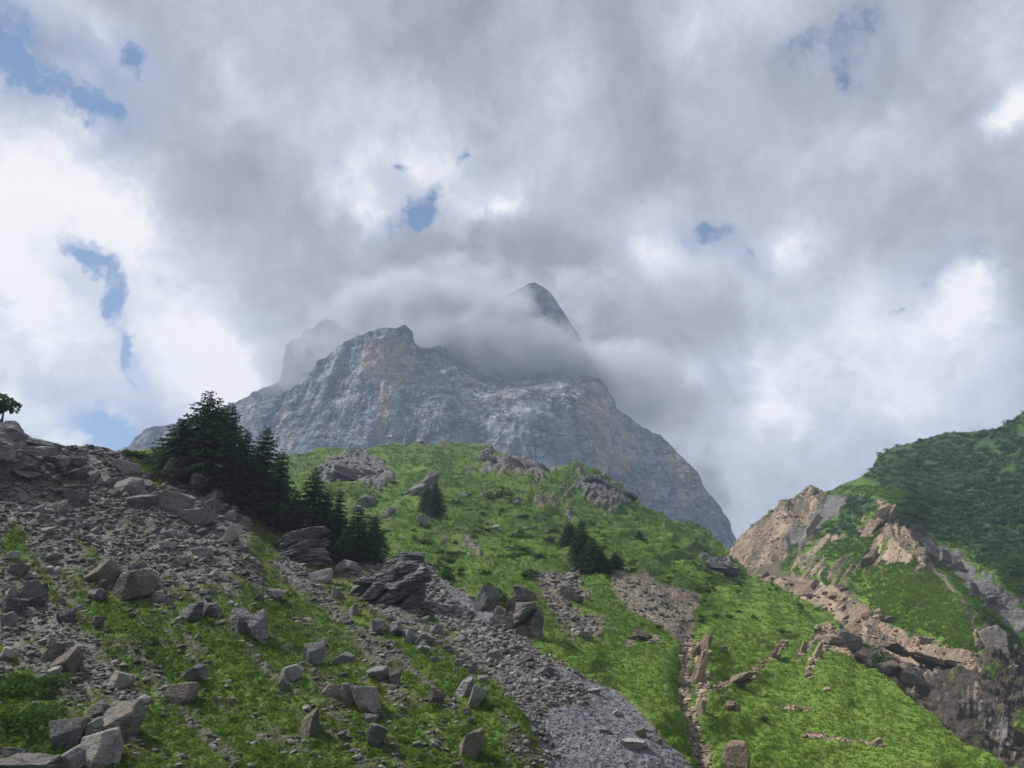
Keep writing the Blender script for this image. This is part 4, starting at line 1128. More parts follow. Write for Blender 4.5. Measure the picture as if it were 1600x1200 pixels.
for px, py, parts, kind, lab in [
    (1535, 1016, [(0, -8, 17, 20, 8, 0.9), (7, 5, 16, 14, 10, 0.9)], 'tan', 'pale tan block perched on the ravine edge'),
    (1442, 1004, [(0, -6, 30, 20, -10, 0.9), (12, 0, 22, 16, 10, 0.9)], 'tan', 'lumpy tan rock at the foot of the bright grass'),
    (1480, 1046, [(-70, -26, 40, 12, 26, 1.3), (-36, -10, 46, 13, 18, 1.3), (4, -2, 50, 13, 10, 1.3), (44, 4, 44, 14, 12, 1.2), (-10, 8, 34, 14, 22, 0.9), (60, 18, 30, 18, 30, 0.9), (24, 12, 30, 16, 14, 0.9)], 'tan', 'pale ledge of flat slabs above the dark ravine'),
    (1440, 1098, [(-40, -30, 40, 30, 30, 0.7), (-8, -12, 46, 40, 34, 0.7), (28, 8, 46, 46, 30, 0.7), (60, 34, 44, 48, 38, 0.7), (90, 58, 36, 40, 40, 0.7)], 'brown', 'dark overhanging ravine wall behind the spur'),
    (1570, 1040, [(-6, -24, 34, 70, -14, 0.9), (10, 10, 40, 70, -10, 0.9)], 'mixed', 'weathered brown rib above the ravine at right'),
    (1385, 812, [(-4, -14, 30, 14, -40, 0.8), (4, -6, 40, 14, -42, 0.8), (-10, 4, 44, 12, -42, 0.8)], 'tan', 'tan crest of the pointed rib on the right hill'),
    (1440, 876, [(0, 0, 26, 26, -30, 0.8), (-14, 6, 22, 22, -34, 0.8)], 'tan', 'tan knob low on the pointed rib of the right hill'),
    (1358, 885, [(0, 0, 24, 22, -40, 0.8), (10, -10, 20, 18, -40, 0.8)], 'tan', 'tan knob at the lower left of the pointed rib'),
    (1272, 772, [(0, 0, 16, 14, -50, 0.8), (-8, 6, 20, 10, -45, 0.8)], 'tan', 'tan summit knob of the left slab on the right hill'),
    (1265, 838, [(6, -12, 12, 50, 40, 0.8), (-4, 4, 12, 46, 40, 0.8)], 'tan', 'leaning tan flake below the blue grey streak'),
    (1480, 880, [(0, -10, 20, 34, 10, 0.8), (12, 8, 26, 30, -20, 0.8)], 'grey', 'grey crag in the gully right of the pointed rib'),
    (1520, 915, [(0, 0, 30, 26, -16, 0.8), (14, 14, 34, 22, -30, 0.8)], 'grey', 'grey crag lower in the gully right of the pointed rib')]:
    crag('rock_outcrop', HILL, px, py, parts, kind, lab, sub=4 if len(parts) > 2 else 3, sfreq=3.2, strata=0.05 if kind == 'brown' else 0.12)


# ---- smaller boulders, one object each
def scatter_rocks(n, poly, S, sizes, kinds, label, group, seed, cond=None, flat=0.6):
    r = np.random.RandomState(seed); poly = np.array(poly, float); lo, hi = poly.min(0), poly.max(0); k = 0
    while k < n:
        px, py = r.uniform(lo, hi)
        if poly_sd(np.array([px]), np.array([py]), poly)[0] < 0: continue
        if cond and not cond(px, py, r): continue
        w = r.uniform(*sizes) * (0.75 + 0.5 * r.rand()); h = w * r.uniform(flat - 0.2, flat + 0.3)
        kd = kinds[r.randint(len(kinds))]
        put_rock(S, px, py, w, h, kd, r.uniform(-30, 20), label % {'grey': 'grey', 'pale': 'pale', 'brown': 'brown', 'dark': 'dark grey', 'tan': 'tan', 'schist': 'layered grey', 'mixed': 'tan stained'}[kd], group, sub=2, slab=r.rand() < 0.5)
        k += 1


scatter_rocks(70, [(60, 715), (240, 715), (300, 745), (380, 785), (420, 850), (390, 880), (180, 865), (60, 820)], SLOPE, (9, 18), ['grey', 'grey', 'dark', 'pale', 'schist'],
              'small %s boulder in the upper talus below the left skyline', 'stones of the upper talus', 31)
scatter_rocks(42, [(0, 850), (180, 870), (420, 900), (470, 960), (300, 960), (220, 1060), (120, 1080), (0, 980)], SLOPE, (9, 17), ['grey', 'brown', 'pale', 'mixed', 'grey'],
              'small %s boulder in the middle talus round the brown boulders', 'stones of the middle talus', 32)
scatter_rocks(34, [(200, 1000), (420, 960), (560, 1010), (760, 1100), (830, 1195), (200, 1195)], SLOPE, (7, 13), ['grey', 'pale', 'brown', 'mixed'],
              'small %s boulder half sunk in the lower left grass', 'stones in the lower grass', 33)
scatter_rocks(30, [(540, 965), (680, 960), (740, 1000), (800, 1060), (760, 1070), (640, 1020), (560, 1000)], SLOPE, (9, 18), ['grey', 'schist', 'pale', 'grey'],
              'small %s boulder in the rubble below the schist crag', 'stones below the schist crag', 34)
scatter_rocks(30, [(690, 915), (750, 950), (850, 1030), (890, 1075), (850, 1090), (780, 1020), (700, 955)], MEADOW, (8, 15), ['grey', 'grey', 'pale', 'dark'],
              'small %s boulder in the grey rubble of the gully', 'stones of the gully', 35)
scatter_rocks(22, [(600, 770), (900, 750), (950, 860), (700, 880), (620, 840)], MEADOW, (5, 10), ['grey', 'pale', 'grey'],
              'small %s stone scattered on the meadow above the gully', 'stones of the meadow', 36)
scatter_rocks(26, [(1165, 890), (1260, 905), (1330, 925), (1420, 985), (1400, 1000), (1300, 965), (1220, 930)], HILL, (8, 17), ['tan', 'tan', 'mixed'],
              '%s block fallen in the bed of the tan gorge', 'blocks in the tan gorge', 37, flat=0.5)


# ---- rubble too small and too many to count
def rubble(name, spots, sizes, mat, label, seed, flat=0.6, tint=None, sub=1, bedded=None):
    """spots (N,3) on the ground, sizes in metres"""
    r = np.random.RandomState(seed); base = []
    for i in range(10):
        v, f = rock_verts(900 + i + seed, sub, planes=8, pw=10)
        base.append(v)
    nb = len(base[0]); N = len(spots); b = np.array(base)[r.randint(0, 10, N)]
    sc = np.stack([r.uniform(0.75, 1.35, N), r.uniform(0.7, 1.2, N), r.uniform(flat - 0.25, flat + 0.3, N)], -1) * sizes[:, None]
    v = b * sc[:, None, :]
    a = r.uniform(-0.55, 0.55, N)
    if bedded is not None:
        el_ = 5.5 if bedded < 0 else 2.0; sc = sc * np.array([el_, 0.9, 0.55 if bedded < 0 else 0.8]); a = math.radians(bedded) + r.uniform(-0.09, 0.09, N) * (1 if bedded < 0 else 4)
    z = r.uniform(0, 6.28, N) if bedded is None else r.uniform(-0.25, 0.25, N); ca, sa, cz, sz = np.cos(a), np.sin(a), np.cos(z), np.sin(z)
    x = v[..., 0] * cz[:, None] - v[..., 1] * sz[:, None]; y = v[..., 0] * sz[:, None] + v[..., 1] * cz[:, None]; w = v[..., 2]
    x2 = x * ca[:, None] + w * sa[:, None]; w2 = -x * sa[:, None] + w * ca[:, None]
    V = np.stack([x2, y, w2], -1) + spots[:, None, :] + np.array([0, 0, 1]) * (0.18 * sizes * flat)[:, None, None]
    F = (f[None] + (np.arange(N) * nb)[:, None, None]).reshape(-1, 3)
    me = np_mesh(name, V.reshape(-1, 3), F, mat, False)
    t = r.rand(N) if tint is None else tint
    add_attr(me, 'tint', np.repeat(t, nb))
    o = link(name, me)
    return tag(o, label, 'rubble', kind='stuff')


def rubble_material(name, stops):
    m, nt, b = new_mat(name, 0.93, 0.2)
    P = nt.node('ShaderNodeNewGeometry').outputs['Position']
    n = nt.noise(P, 6.0, 4, 0.6)
    v = nt.math('ADD', nt.math('MULTIPLY', nt.attr('tint'), 0.8), nt.math('MULTIPLY', nt.math('SUBTRACT', n, 0.4), 0.5))
    nt.l.new(nt.ramp(v, stops), b.inputs['Base Color'])
    bp = nt.node('ShaderNodeBump'); bp.inputs['Strength'].default_value = 0.6; bp.inputs['Distance'].default_value = 0.05
    nt.l.new(nt.noise(P, 14.0, 3, 0.6), bp.inputs['Height']); nt.l.new(bp.outputs[0], b.inputs['Normal'])
    return m


RUB_GREY = rubble_material('grey_rubble', [(0.0, (0.05, 0.048, 0.044)), (0.35, (0.105, 0.102, 0.096)), (0.62, (0.165, 0.160, 0.150)), (0.85, (0.235, 0.23, 0.215)), (1.0, (0.36, 0.35, 0.33))])
RUB_BLUE = rubble_material('blue_gravel', [(0.0, (0.06, 0.064, 0.072)), (0.5, (0.125, 0.132, 0.145)), (1.0, (0.27, 0.275, 0.28))])
RUB_BED = rubble_material('bedded_tan', [(0.0, (0.11, 0.08, 0.058)), (0.5, (0.24, 0.175, 0.12)), (1.0, (0.42, 0.32, 0.225))])
RUB_TAN = rubble_material('tan_rubble', [(0.0, (0.11, 0.082, 0.058)), (0.5, (0.25, 0.19, 0.13)), (1.0, (0.47, 0.375, 0.27))])


def sample(S, n, box, cond, seed):
    r = np.random.RandomState(seed); out = []; tot = 0
    while tot < n:
        px = r.uniform(box[0], box[2], 4 * n); py = r.uniform(box[1], box[3], 4 * n)
        ok = (py > np.interp(px, S.xs, S.ys) + 1.0) & (py < S.ybot)
        px, py = px[ok], py[ok]; k = cond(px, py, r); px, py = px[k], py[k]
        out.append(np.stack([px, py], -1)); tot += len(px)
        if len(px) == 0: break
    q = np.vstack(out)[:n]
    return q[:, 0], q[:, 1]


def depth_of(p): return (p - CAM) @ FWD


def noise2(px, py, s, z=0.0): return fbm(np.stack([px / s, py / s, px * 0 + z], -1), 3)


sx, sy = sample(SLOPE, 15000, (-120, 660, 900, 1260), lambda px, py, r: (SLOPE.mask('grass', px, py) + 0.5 * noise2(px, py, 9, 4) < 0.30 + 0.34 * r.rand(len(px)) ** 2) & (noise2(px, py, 22, 9) > -0.25 + 0.3 * r.rand(len(px))), 41)
p = SLOPE.at(sx, sy); r_ = np.random.RandomState(5)
rubble('rubble', p, depth_of(p) / FPX * (2.2 + 10.5 * r_.rand(len(p)) ** 3.4), RUB_GREY, 'loose grey stones strewn over the left talus slope', 42, 0.46)
sx, sy = sample(MEADOW, 4200, (640, 870, 1120, 1260), lambda px, py, r: ((MEADOW.mask('grass', px, py) < 0.42) & (MEADOW.mask('gravel', px, py) < 0.5) & ((px < 930) | (r.rand(len(px)) < 0.22))), 43)
p = MEADOW.at(sx, sy); rubble('rubble', p, depth_of(p) / FPX * (2.6 + 8 * r_.rand(len(p)) ** 3.0), RUB_GREY, 'loose grey stones filling the gully and the bare patches', 44, 0.62)
sx, sy = sample(MEADOW, 5200, (640, 870, 1120, 1260), lambda px, py, r: (MEADOW.mask('gravel', px, py) > 0.3), 45)
p = MEADOW.at(sx, sy); rubble('gravel', p, depth_of(p) / FPX * (1.5 + 2.6 * r_.rand(len(p)) ** 3), RUB_BLUE, 'blue grey gravel of the scree fan', 46, 0.6)
sx, sy = sample(MEADOW, 1500, (1040, 970, 1400, 1260), lambda px, py, r: (MEADOW.mask('tan', px, py) + 0.3 * noise2(px, py, 8) > 0.45), 47)
p = MEADOW.at(sx, sy); rubble('rubble', p, depth_of(p) / FPX * (2.4 + 7 * r_.rand(len(p)) ** 2.4), RUB_TAN, 'tan stones along the stream bed and the spur', 48, 0.55)
sx, sy = sample(MEADOW, 1100, (480, 690, 1150, 900), lambda px, py, r: ((MEADOW.mask('grass', px, py) + 0.5 * noise2(px, py, 10) < 0.40)), 49)
p = MEADOW.at(sx, sy); rubble('rubble', p, depth_of(p) / FPX * (1.8 + 5 * r_.rand(len(p)) ** 2.4), RUB_GREY, 'grey stones scattered over the upper meadow', 50, 0.6)
sx, sy = sample(HILL, 420, (1130, 860, 1640, 1200), lambda px, py, r: ((HILL.mask('tan', px, py) + 0.4 * noise2(px, py, 8) > 0.62) & (HILL.mask('grass', px, py) < 0.5) & (py > 880 + 0.42 * (px - 1180)) & ((px > 1235) | (py > 895))), 51)
p = HILL.at(sx, sy); rubble('rubble', p, depth_of(p) / FPX * (2.4 + 7 * r_.rand(len(p)) ** 2.6), RUB_TAN, 'tan broken slabs over the right hill and gorge', 52, 0.45, bedded=14)

sx, sy = sample(HILL, 620, (1130, 760, 1470, 960), lambda px, py, r: ((HILL.mask('rockbed', px, py) > 0.4) & (HILL.mask('tan', px, py) + 0.5 * noise2(px, py, 8) > 0.6) & (py < 900 + 0.35 * (px - 1180))), 53)
p = HILL.at(sx, sy); rubble('bedded_slabs', p, depth_of(p) / FPX * (2.2 + 4 * r_.rand(len(p)) ** 2.0), RUB_BED, 'tan bedded slabs sticking out of the right hill', 54, 0.5, bedded=-47)

# ------------------------------------------------------------------ trees and bushes
def leaf_material(name, c0, c1, c2, k=1.0, transl=0.25, nz=0.6, dry=None):
    m = bpy.data.materials.new(name); m.use_nodes = True; m.node_tree.nodes.clear(); nt = NT(m.node_tree)
    P = nt.node('ShaderNodeNewGeometry').outputs['Position']
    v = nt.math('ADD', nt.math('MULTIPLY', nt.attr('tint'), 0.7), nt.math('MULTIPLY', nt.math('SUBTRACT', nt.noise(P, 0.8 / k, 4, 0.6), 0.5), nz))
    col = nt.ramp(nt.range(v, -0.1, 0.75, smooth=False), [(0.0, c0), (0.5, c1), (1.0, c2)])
    if dry:
        col = nt.mix(nt.range(nt.math('ADD', nt.math('MULTIPLY', nt.noise(P, 0.22, 5, 0.65), 0.7), nt.math('MULTIPLY', nt.attr('tint'), 0.12)), 0.42, 0.60, 0.0, 0.5), col, dry)
    d = nt.node('ShaderNodeBsdfDiffuse'); t = nt.node('ShaderNodeBsdfTranslucent'); mxs = nt.node('ShaderNodeMixShader'); o = nt.node('ShaderNodeOutputMaterial')
    nt.l.new(col, d.inputs[0]); nt.l.new(col, t.inputs[0]); mxs.inputs[0].default_value = transl
    nt.l.new(d.outputs[0], mxs.inputs[1]); nt.l.new(t.outputs[0], mxs.inputs[2]); nt.l.new(mxs.outputs[0], o.inputs[0])
    return m


NEEDLE = leaf_material('spruce_needles', (0.014, 0.032, 0.020), (0.034, 0.064, 0.034), (0.075, 0.118, 0.055), transl=0.2)
BUSHLEAF = leaf_material('bush_leaves', (0.022, 0.046, 0.012), (0.050, 0.098, 0.022), (0.095, 0.165, 0.038))
SHRUBLEAF = leaf_material('dwarf_shrub_leaves', (0.016, 0.032, 0.012), (0.032, 0.062, 0.018), (0.06, 0.105, 0.028), k=3.0)
SCRUB = leaf_material('scrub_leaves', (0.018, 0.048, 0.024), (0.052, 0.112, 0.044), (0.112, 0.200, 0.066), k=14.0, nz=1.3)
BLADE = leaf_material('grass_blades', (0.042, 0.078, 0.013), (0.086, 0.150, 0.020), (0.148, 0.232, 0.037), k=3.5, transl=0.4, nz=0.6, dry=(0.125, 0.135, 0.038))
m_, nt_, b_ = new_mat('bark', 0.95, 0.1)
P_ = nt_.node('ShaderNodeNewGeometry').outputs['Position']
nt_.l.new(nt_.mix(nt_.noise(nt_.mapping(P_, scale=(1, 1, 0.2)), 9.0, 4, 0.6), (0.035, 0.028, 0.022), (0.11, 0.09, 0.07)), b_.inputs['Base Color'])
BARK = m_


def sprays(base, direc, length, width, tint, rng, sag=0.15):
    """leaf shaped quads from base points along directions"""
    n = len(base); direc = direc / (np.linalg.norm(direc, axis=1)[:, None] + 1e-9)
    side = np.cross(direc, rng.normal(size=(n, 3))); side /= np.linalg.norm(side, axis=1)[:, None] + 1e-9
    mid = base + direc * (length * 0.55)[:, None]
    tip = base + direc * length[:, None] - np.array([0, 0, 1]) * (sag * length)[:, None]
    V = np.stack([base, mid + side * (width / 2)[:, None], tip, mid - side * (width / 2)[:, None]], 1)
    F = np.arange(4 * n).reshape(n, 4)
    return V.reshape(-1, 3), F, np.repeat(tint, 4)


def spruce_crown(seed, ratio=0.30, ragged=0.35, tops=1):
    """unit height; ratio = radius / height. whorls of drooping boughs carrying short sprays"""
    r = np.random.RandomState(seed); bs, ds, ls, ws, ts = [], [], [], [], []
    stems = [(0.0, 0.0, 1.0)] + [(r.uniform(-0.10, 0.10), r.uniform(-0.1, 0.1), r.uniform(0.74, 0.92)) for _ in range(tops - 1)]
    for sx_, sy_, hh in stems:
        nw = 34
        for i in range(nw):
            z = hh * (0.03 + 0.97 * (i + r.rand() * 0.7) / nw); f = 1 - z / hh
            R = ratio * hh * (0.10 + 0.90 * min(1.0, f * 1.55) ** 0.85) * (1.0 if f < 0.9 else 0.86)
            nb = int(6 + 5 * min(1, f * 2)) if f > 0.06 else 4
            a0 = r.uniform(0, 6.28)
            for j in range(nb):
                a = a0 + 6.28 * j / nb + r.uniform(-0.3, 0.3); Lb = R * (1 - ragged + ragged * 1.5 * r.rand())
                pitch = 0.55 * (1 - f * 1.6) + r.uniform(-0.15, 0.15) - 0.10
                ns = max(3, int(Lb / 0.0125)); q = (np.arange(ns) + r.rand(ns)) / ns
                out = np.array([math.cos(a), math.sin(a), 0]); x = q * Lb
                zz = z + x * pitch - 0.55 * x * x / max(R, 0.02) * 0.5 + 0.02 * np.maximum(0, q - 0.75) * 2
                px_ = np.stack([sx_ + out[0] * x, sy_ + out[1] * x, zz], -1)
                for s in (-1, 1):
                    sd_ = np.array([-out[1], out[0], 0]) * s
                    d = out * 0.75 + sd_ * r.uniform(0.3, 1.0, (ns, 1)) + np.array([0, 0, 1]) * r.uniform(-0.75, 0.25, (ns, 1))
                    bs.append(px_); ds.append(d); ls.append((0.020 + 0.030 * r.rand(ns)) * (0.55 + 0.6 * min(1, f * 2.2))); ws.append(0.011 + 0.010 * r.rand(ns)); ts.append(np.clip(0.25 + 0.45 * q + 0.3 * (r.rand() - 0.5), 0, 1))
    V, F, T = sprays(np.vstack(bs), np.vstack(ds), np.concatenate(ls), np.concatenate(ws), np.concatenate(ts), r)
    me = np_mesh('crown', V, F, NEEDLE, False); add_attr(me, 'tint', T)
    return me


def trunk_mesh(seed, r0=0.022, top=0.96):
    r = np.random.RandomState(seed); V = []; n, k = 9, 8
    for i in range(n):
        t = i / (n - 1); z = -0.06 + (top + 0.06) * t; rad = r0 * (1 - t) ** 0.9 + 0.0015 + (0.012 if i == 0 else 0)
        ox, oy = (0.010 * math.sin(3 * t + seed), 0.008 * math.cos(4 * t + seed))
        for j in range(k):
            a = 6.283 * j / k; V.append((ox + rad * math.cos(a), oy + rad * math.sin(a), z))
    F = [(i * k + j, i * k + (j + 1) % k, (i + 1) * k + (j + 1) % k, (i + 1) * k + j) for i in range(n - 1) for j in range(k)]
    return np_mesh('trunk', np.array(V), np.array(F), BARK, True)


SPR = [(spruce_crown(s, 0.30, rg, tp), trunk_mesh(s)) for s, rg, tp in ((1, 0.35, 1), (2, 0.45, 2), (3, 0.40, 1), (4, 0.5, 1), (5, 0.42, 3))]


def spruce(S, px, ptop, pbase, halfw, var, label, group, lean=0.0, yoff=0.0):
    g = S.at(np.array([px]), np.array([pbase]))[0]; g = g + np.array([0, yoff, 0])
    D = float((g - CAM) @ FWD); hm = (pbase - ptop) * D / FPX / math.cos(PITCH) * 1.0
    wm = halfw * D / FPX
    t = bpy.data.objects.new('spruce_tree', None); COL.objects.link(t); t.location = g
    t.rotation_euler = (0, lean, RR.uniform(0, 6.28))
    t.scale = (wm / 0.30, wm / 0.30, hm)
    cm, tm = SPR[var]
    c = link('crown', cm, t); tr = link('trunk', tm, t)
    return tag(t, label, 'spruce', group)


ROW = 'spruces of the dark row on the left crest'
for a in [
    (312, 612, 750, 58, 1, 'tallest broad spruce with ragged top in the dark row on the left crest'),
    (347, 628, 756, 38, 0, 'narrow spruce second highest, just right of the tallest in the dark row'),
    (276, 655, 742, 46, 3, 'low spreading spruce at the left end of the dark row'),
    (376, 668, 770, 32, 2, 'short topped spruce between the second highest and the middle pair'),
    (404, 670, 800, 36, 0, 'pointed spruce in the middle of the dark row'),
    (430, 690, 812, 30, 2, 'full spruce with rounded top right of the middle of the dark row'),
    (325, 660, 766, 56, 4, 'bushy spruce in front of the tallest one on the crest'),
    (386, 715, 800, 42, 4, 'low dark spruce in front of the middle of the row'),
    (458, 742, 815, 26, 3, 'short spruce in the dip before the isolated pointed spruce'),
    (484, 723, 838, 36, 0, 'isolated pointed spruce behind the tilted slab crag'),
    (448, 782, 826, 24, 4, 'low light green spruce left of the tilted slab crag'),
    (506, 770, 862, 24, 3, 'slim spruce in shade right of the isolated pointed one'),
    (525, 766, 868, 20, 2, 'thin see through spruce near the right end of the row'),
    (556, 793, 876, 30, 0, 'spruce at the right end of the row with pointed top'),
    (583, 806, 874, 25, 2, 'last rounded spruce of the row above the schist crag'),
    (540, 830, 880, 28, 4, 'low filler spruce at the foot of the right end of the row')]:
    spruce(SLOPE, a[0], a[1], a[2], a[3], a[4], a[5], ROW)
MG = 'spruces of the meadow'
for a in [(680, 757, 812, 19, 0, 'larger of two spruces beside the pointed meadow crag'), (668, 762, 800, 16, 2, 'smaller spruce left against the pointed meadow crag'),
          (910, 816, 890, 24, 0, 'pointed spruce in the middle of the meadow group'), (890, 818, 856, 16, 4, 'bushy low spruce at the left of the meadow group'), (928, 840, 896, 24, 2, 'broad dark spruce lowest in the meadow group'),
          (962, 868, 893, 15, 3, 'tiny spruce at the right of the meadow group'), (999, 830, 845, 8, 0, 'tiny lone spruce right of the meadow group'), (936, 860, 896, 20, 4, 'dense low spruce filling the foot of the meadow group')]:
    spruce(MEADOW, *a, MG)


def bush_mesh(seed, n=420, leaf=0.09, flat=0.7):
    r = np.random.RandomState(seed); lob = r.normal(size=(9, 3)) * np.array([0.30, 0.30, 0.16]) + np.array([0, 0, 0.28]); c = lob[r.randint(0, 9, n)]
    d = r.normal(size=(n, 3)); d /= np.linalg.norm(d, axis=1)[:, None]
    p = c + d * (0.20 * r.rand(n) ** 0.35)[:, None]; p[:, 2] = np.abs(p[:, 2]) * flat
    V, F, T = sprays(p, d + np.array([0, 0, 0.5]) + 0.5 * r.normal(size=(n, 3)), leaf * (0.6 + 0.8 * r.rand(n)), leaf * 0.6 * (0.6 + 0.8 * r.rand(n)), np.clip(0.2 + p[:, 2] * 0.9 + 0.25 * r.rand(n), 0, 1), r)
    return V, F, T


BUSH = []
for s in range(4):
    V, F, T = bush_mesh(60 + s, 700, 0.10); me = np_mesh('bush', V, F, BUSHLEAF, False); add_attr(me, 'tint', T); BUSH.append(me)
BN = []
for s in range(2):
    V, F, T = bush_mesh(70 + s, 700, 0.10); me = np_mesh('bush', V, F, NEEDLE, False); add_attr(me, 'tint', T); BN.append(me)


def bush(S, px, py, w, h, dark, label, group='dwarf bushes on the slopes'):
    g = S.at(np.array([px]), np.array([py + h * 0.45]))[0]; s = float((g - CAM) @ FWD) / FPX
    o = link('bush', (BN if dark else BUSH)[RR.randrange(2 if dark else 4)]); o.location = g
    o.scale = (w * s / 1.0, w * s / 1.0, h * s / 0.62); o.rotation_euler = (0, 0, RR.uniform(0, 6.28))
    return tag(o, label, 'bush', group)


for a in [(765, 776, 22, 8, 1, 'flat dark bush, left of the pair high in the meadow'), (783, 774, 24, 14, 1, 'taller dark bush, right of the pair high in the meadow'), (818, 803, 20, 8, 1, 'low dark bush below the pair in the meadow'),
          (860, 845, 18, 11, 1, 'round dark bush left of the spruce group'), (820, 843, 26, 10, 0, 'pale green bush patch in the middle meadow'), (815, 855, 24, 12, 0, 'light green bush below the pale green patch'),
          (845, 872, 26, 12, 0, 'light bush left below the spruce group'), (862, 826, 14, 8, 1, 'small dark bush above the round one'), (728, 771, 12, 6, 1, 'tiny dark bush by the small boulder high in the meadow'),
          (617, 756, 12, 6, 1, 'tiny dark bush on the rise left of the pointed crag'), (715, 755, 12, 5, 1, 'tiny dark bush above the upper meadow centre'), (1003, 842, 26, 6, 1, 'flat dark bush beside the lone tiny spruce'),
          (760, 822, 14, 6, 1, 'low dark bush left of the small pale stone'), (968, 886, 18, 10, 1, 'dark bush right of the tiny spruce'), (1050, 860, 16, 6, 1, 'flat dark bush on the right meadow shoulder'), (1275, 985, 16, 8, 1, 'dark bush behind the brown cracked crag'),
          (1375, 1045, 24, 22, 0, 'green bush hanging on the ravine wall'), (1220, 986, 18, 8, 1, 'dark bush in the grass hollow above the tan ribs'), (1225, 1034, 30, 9, 1, 'dark low bush right of the slanting rib'), (1195, 1132, 22, 10, 1, 'dark bush low on the spur grass'),
          (790, 870, 16, 7, 0, 'light bush above the gully rim'), (735, 797, 14, 6, 1, 'low dark bush under the small grey boulder of the meadow')]:
    bush(HILL if a[5].endswith('ravine wall') else MEADOW, *a)
for px, py, w, h, lab in [(35, 1075, 80, 30, 'leafy green plant patch above the corner rocks'), (25, 1120, 90, 40, 'bright leafy plant patch at the left edge above the corner rocks'), (75, 1060, 50, 24, 'darker leafy plants beside the split boulder'), (20, 1060, 50, 26, 'leafy plants at the left edge under the split boulder')]:
    bush(SLOPE, px, py, w, h, 0, lab, 'leafy plants at the lower left')
for px, py, w, h, lab in [(205, 708, 26, 10, 'dark grass topped bush on the left skyline'), (228, 712, 30, 9, 'low bush between skyline and spruces'), (110, 700, 16, 6, 'small bush on the skyline above the dark boulder')]:
    bush(SLOPE, px, py, w, h, 1, lab, 'bushes on the left skyline')

# crooked little pine on the left crag
g = SLOPE.at(np.array([1.0]), np.array([672.0]))[0]; s = float((g - CAM) @ FWD) / FPX
t = bpy.data.objects.new('pine_tree', None); COL.objects.link(t); t.location = g; t.scale = (40 * s,) * 3
V, F, T = bush_mesh(88, 1700, 0.12, 0.9); V = V * np.array([1.0, 1.0, 1.1]) + np.array([-0.12, 0, 0.62])
me = np_mesh('crown', V, F, NEEDLE, False); add_attr(me, 'tint', T); link('crown', me, t)
link('trunk', trunk_mesh(9, 0.07, 0.95), t)
tag(t, 'small crooked pine on the left edge crag', 'pine')

# ---- dark alder scrub clothing the right hill: nobody could count it
protos = [bush_mesh(200 + i, 95, 0.26, 0.9) for i in range(6)]


def scrub(name, px, py, S, size, seed, label, mat=SCRUB):
    r = np.random.RandomState(seed); P = S.at(px, py); n = len(P); sel = r.randint(0, 6, n); Vs, Fs, Ts, off = [], [], [], 0
    a = r.uniform(0, 6.28, n); sc = size * (0.6 + 0.9 * r.rand(n)); tn = r.rand(n)
    for k in range(6):
        i = np.where(sel == k)[0]; V, F, T = protos[k]
        ca, sa = np.cos(a[i])[:, None], np.sin(a[i])[:, None]
        X = (V[None, :, 0] * ca - V[None, :, 1] * sa) * sc[i, None]; Y = (V[None, :, 0] * sa + V[None, :, 1] * ca) * sc[i, None]; Z = V[None, :, 2] * sc[i, None] * 0.75
        W_ = np.stack([X, Y, Z], -1) + P[i][:, None, :]
        Vs.append(W_.reshape(-1, 3)); Fs.append((F[None] + (np.arange(len(i)) * len(V))[:, None, None] + off).reshape(-1, 4)); off += len(i) * len(V)
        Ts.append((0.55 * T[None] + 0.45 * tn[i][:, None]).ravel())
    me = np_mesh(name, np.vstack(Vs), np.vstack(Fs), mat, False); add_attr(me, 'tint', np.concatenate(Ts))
    return tag(link(name, me), label, 'scrub', kind='stuff')


sx, sy = sample(HILL, 6000, (1270, 640, 1900, 1050), lambda px, py, r: HILL.mask('bush', px, py) + 0.9 * noise2(px, py, 24, 2) + 0.3 * noise2(px, py, 8, 5) > 0.40 + 0.4 * r.rand(len(px)), 61)
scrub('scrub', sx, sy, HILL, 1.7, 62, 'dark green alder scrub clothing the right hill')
sx, sy = sample(MEADOW, 800, (460, 700, 1280, 980), lambda px, py, r: (MEADOW.mask('grass', px, py) > 0.6) & (noise2(px, py, 40, 6) + 0.6 * noise2(px, py, 14, 8) > 0.22), 63)
scrub('dwarf_shrub_cover', sx, sy, MEADOW, 0.7, 64, 'low dark dwarf shrubs dotting the meadow', SHRUBLEAF)


# ---- grass tufts on the nearer ground
def tufts(name, S, n, box, cond, seed, label, px_h):
    px, py = sample(S, n, box, cond, seed); P = S.at(px, py); r = np.random.RandomState(seed); D = depth_of(P); nb = 5
    lush = S.mask('lush', px, py)
    hgt = np.clip(px_h * D / FPX, 0.10, 0.8) * (0.6 + 0.8 * r.rand(len(P)))
    Bp = np.repeat(P, nb, 0) + r.normal(size=(len(P) * nb, 3)) * np.array([1, 1, 0.15]) * np.repeat(hgt, nb)[:, None] * 0.35
    d = r.normal(size=(len(Bp), 3)) * np.array([0.6, 0.6, 0.1]) + np.array([0.25, -0.35, 0.9])
    L_ = np.repeat(hgt, nb) * (0.7 + 0.6 * r.rand(len(Bp)))
    V, F, T = sprays(Bp - np.array([0, 0, 0.03]), d, L_, L_ * 0.28, np.clip(np.repeat(lush + 0.7 * noise2(px, py, 24, 5) + 0.3 * noise2(px, py, 9, 6), nb) * 0.8 + 0.35 * np.repeat(r.rand(len(P)), nb), 0, 1.2), r, 0.30)
    me = np_mesh(name, V, F, BLADE, False); add_attr(me, 'tint', T)
    return tag(link(name, me), label, 'grass', kind='stuff')


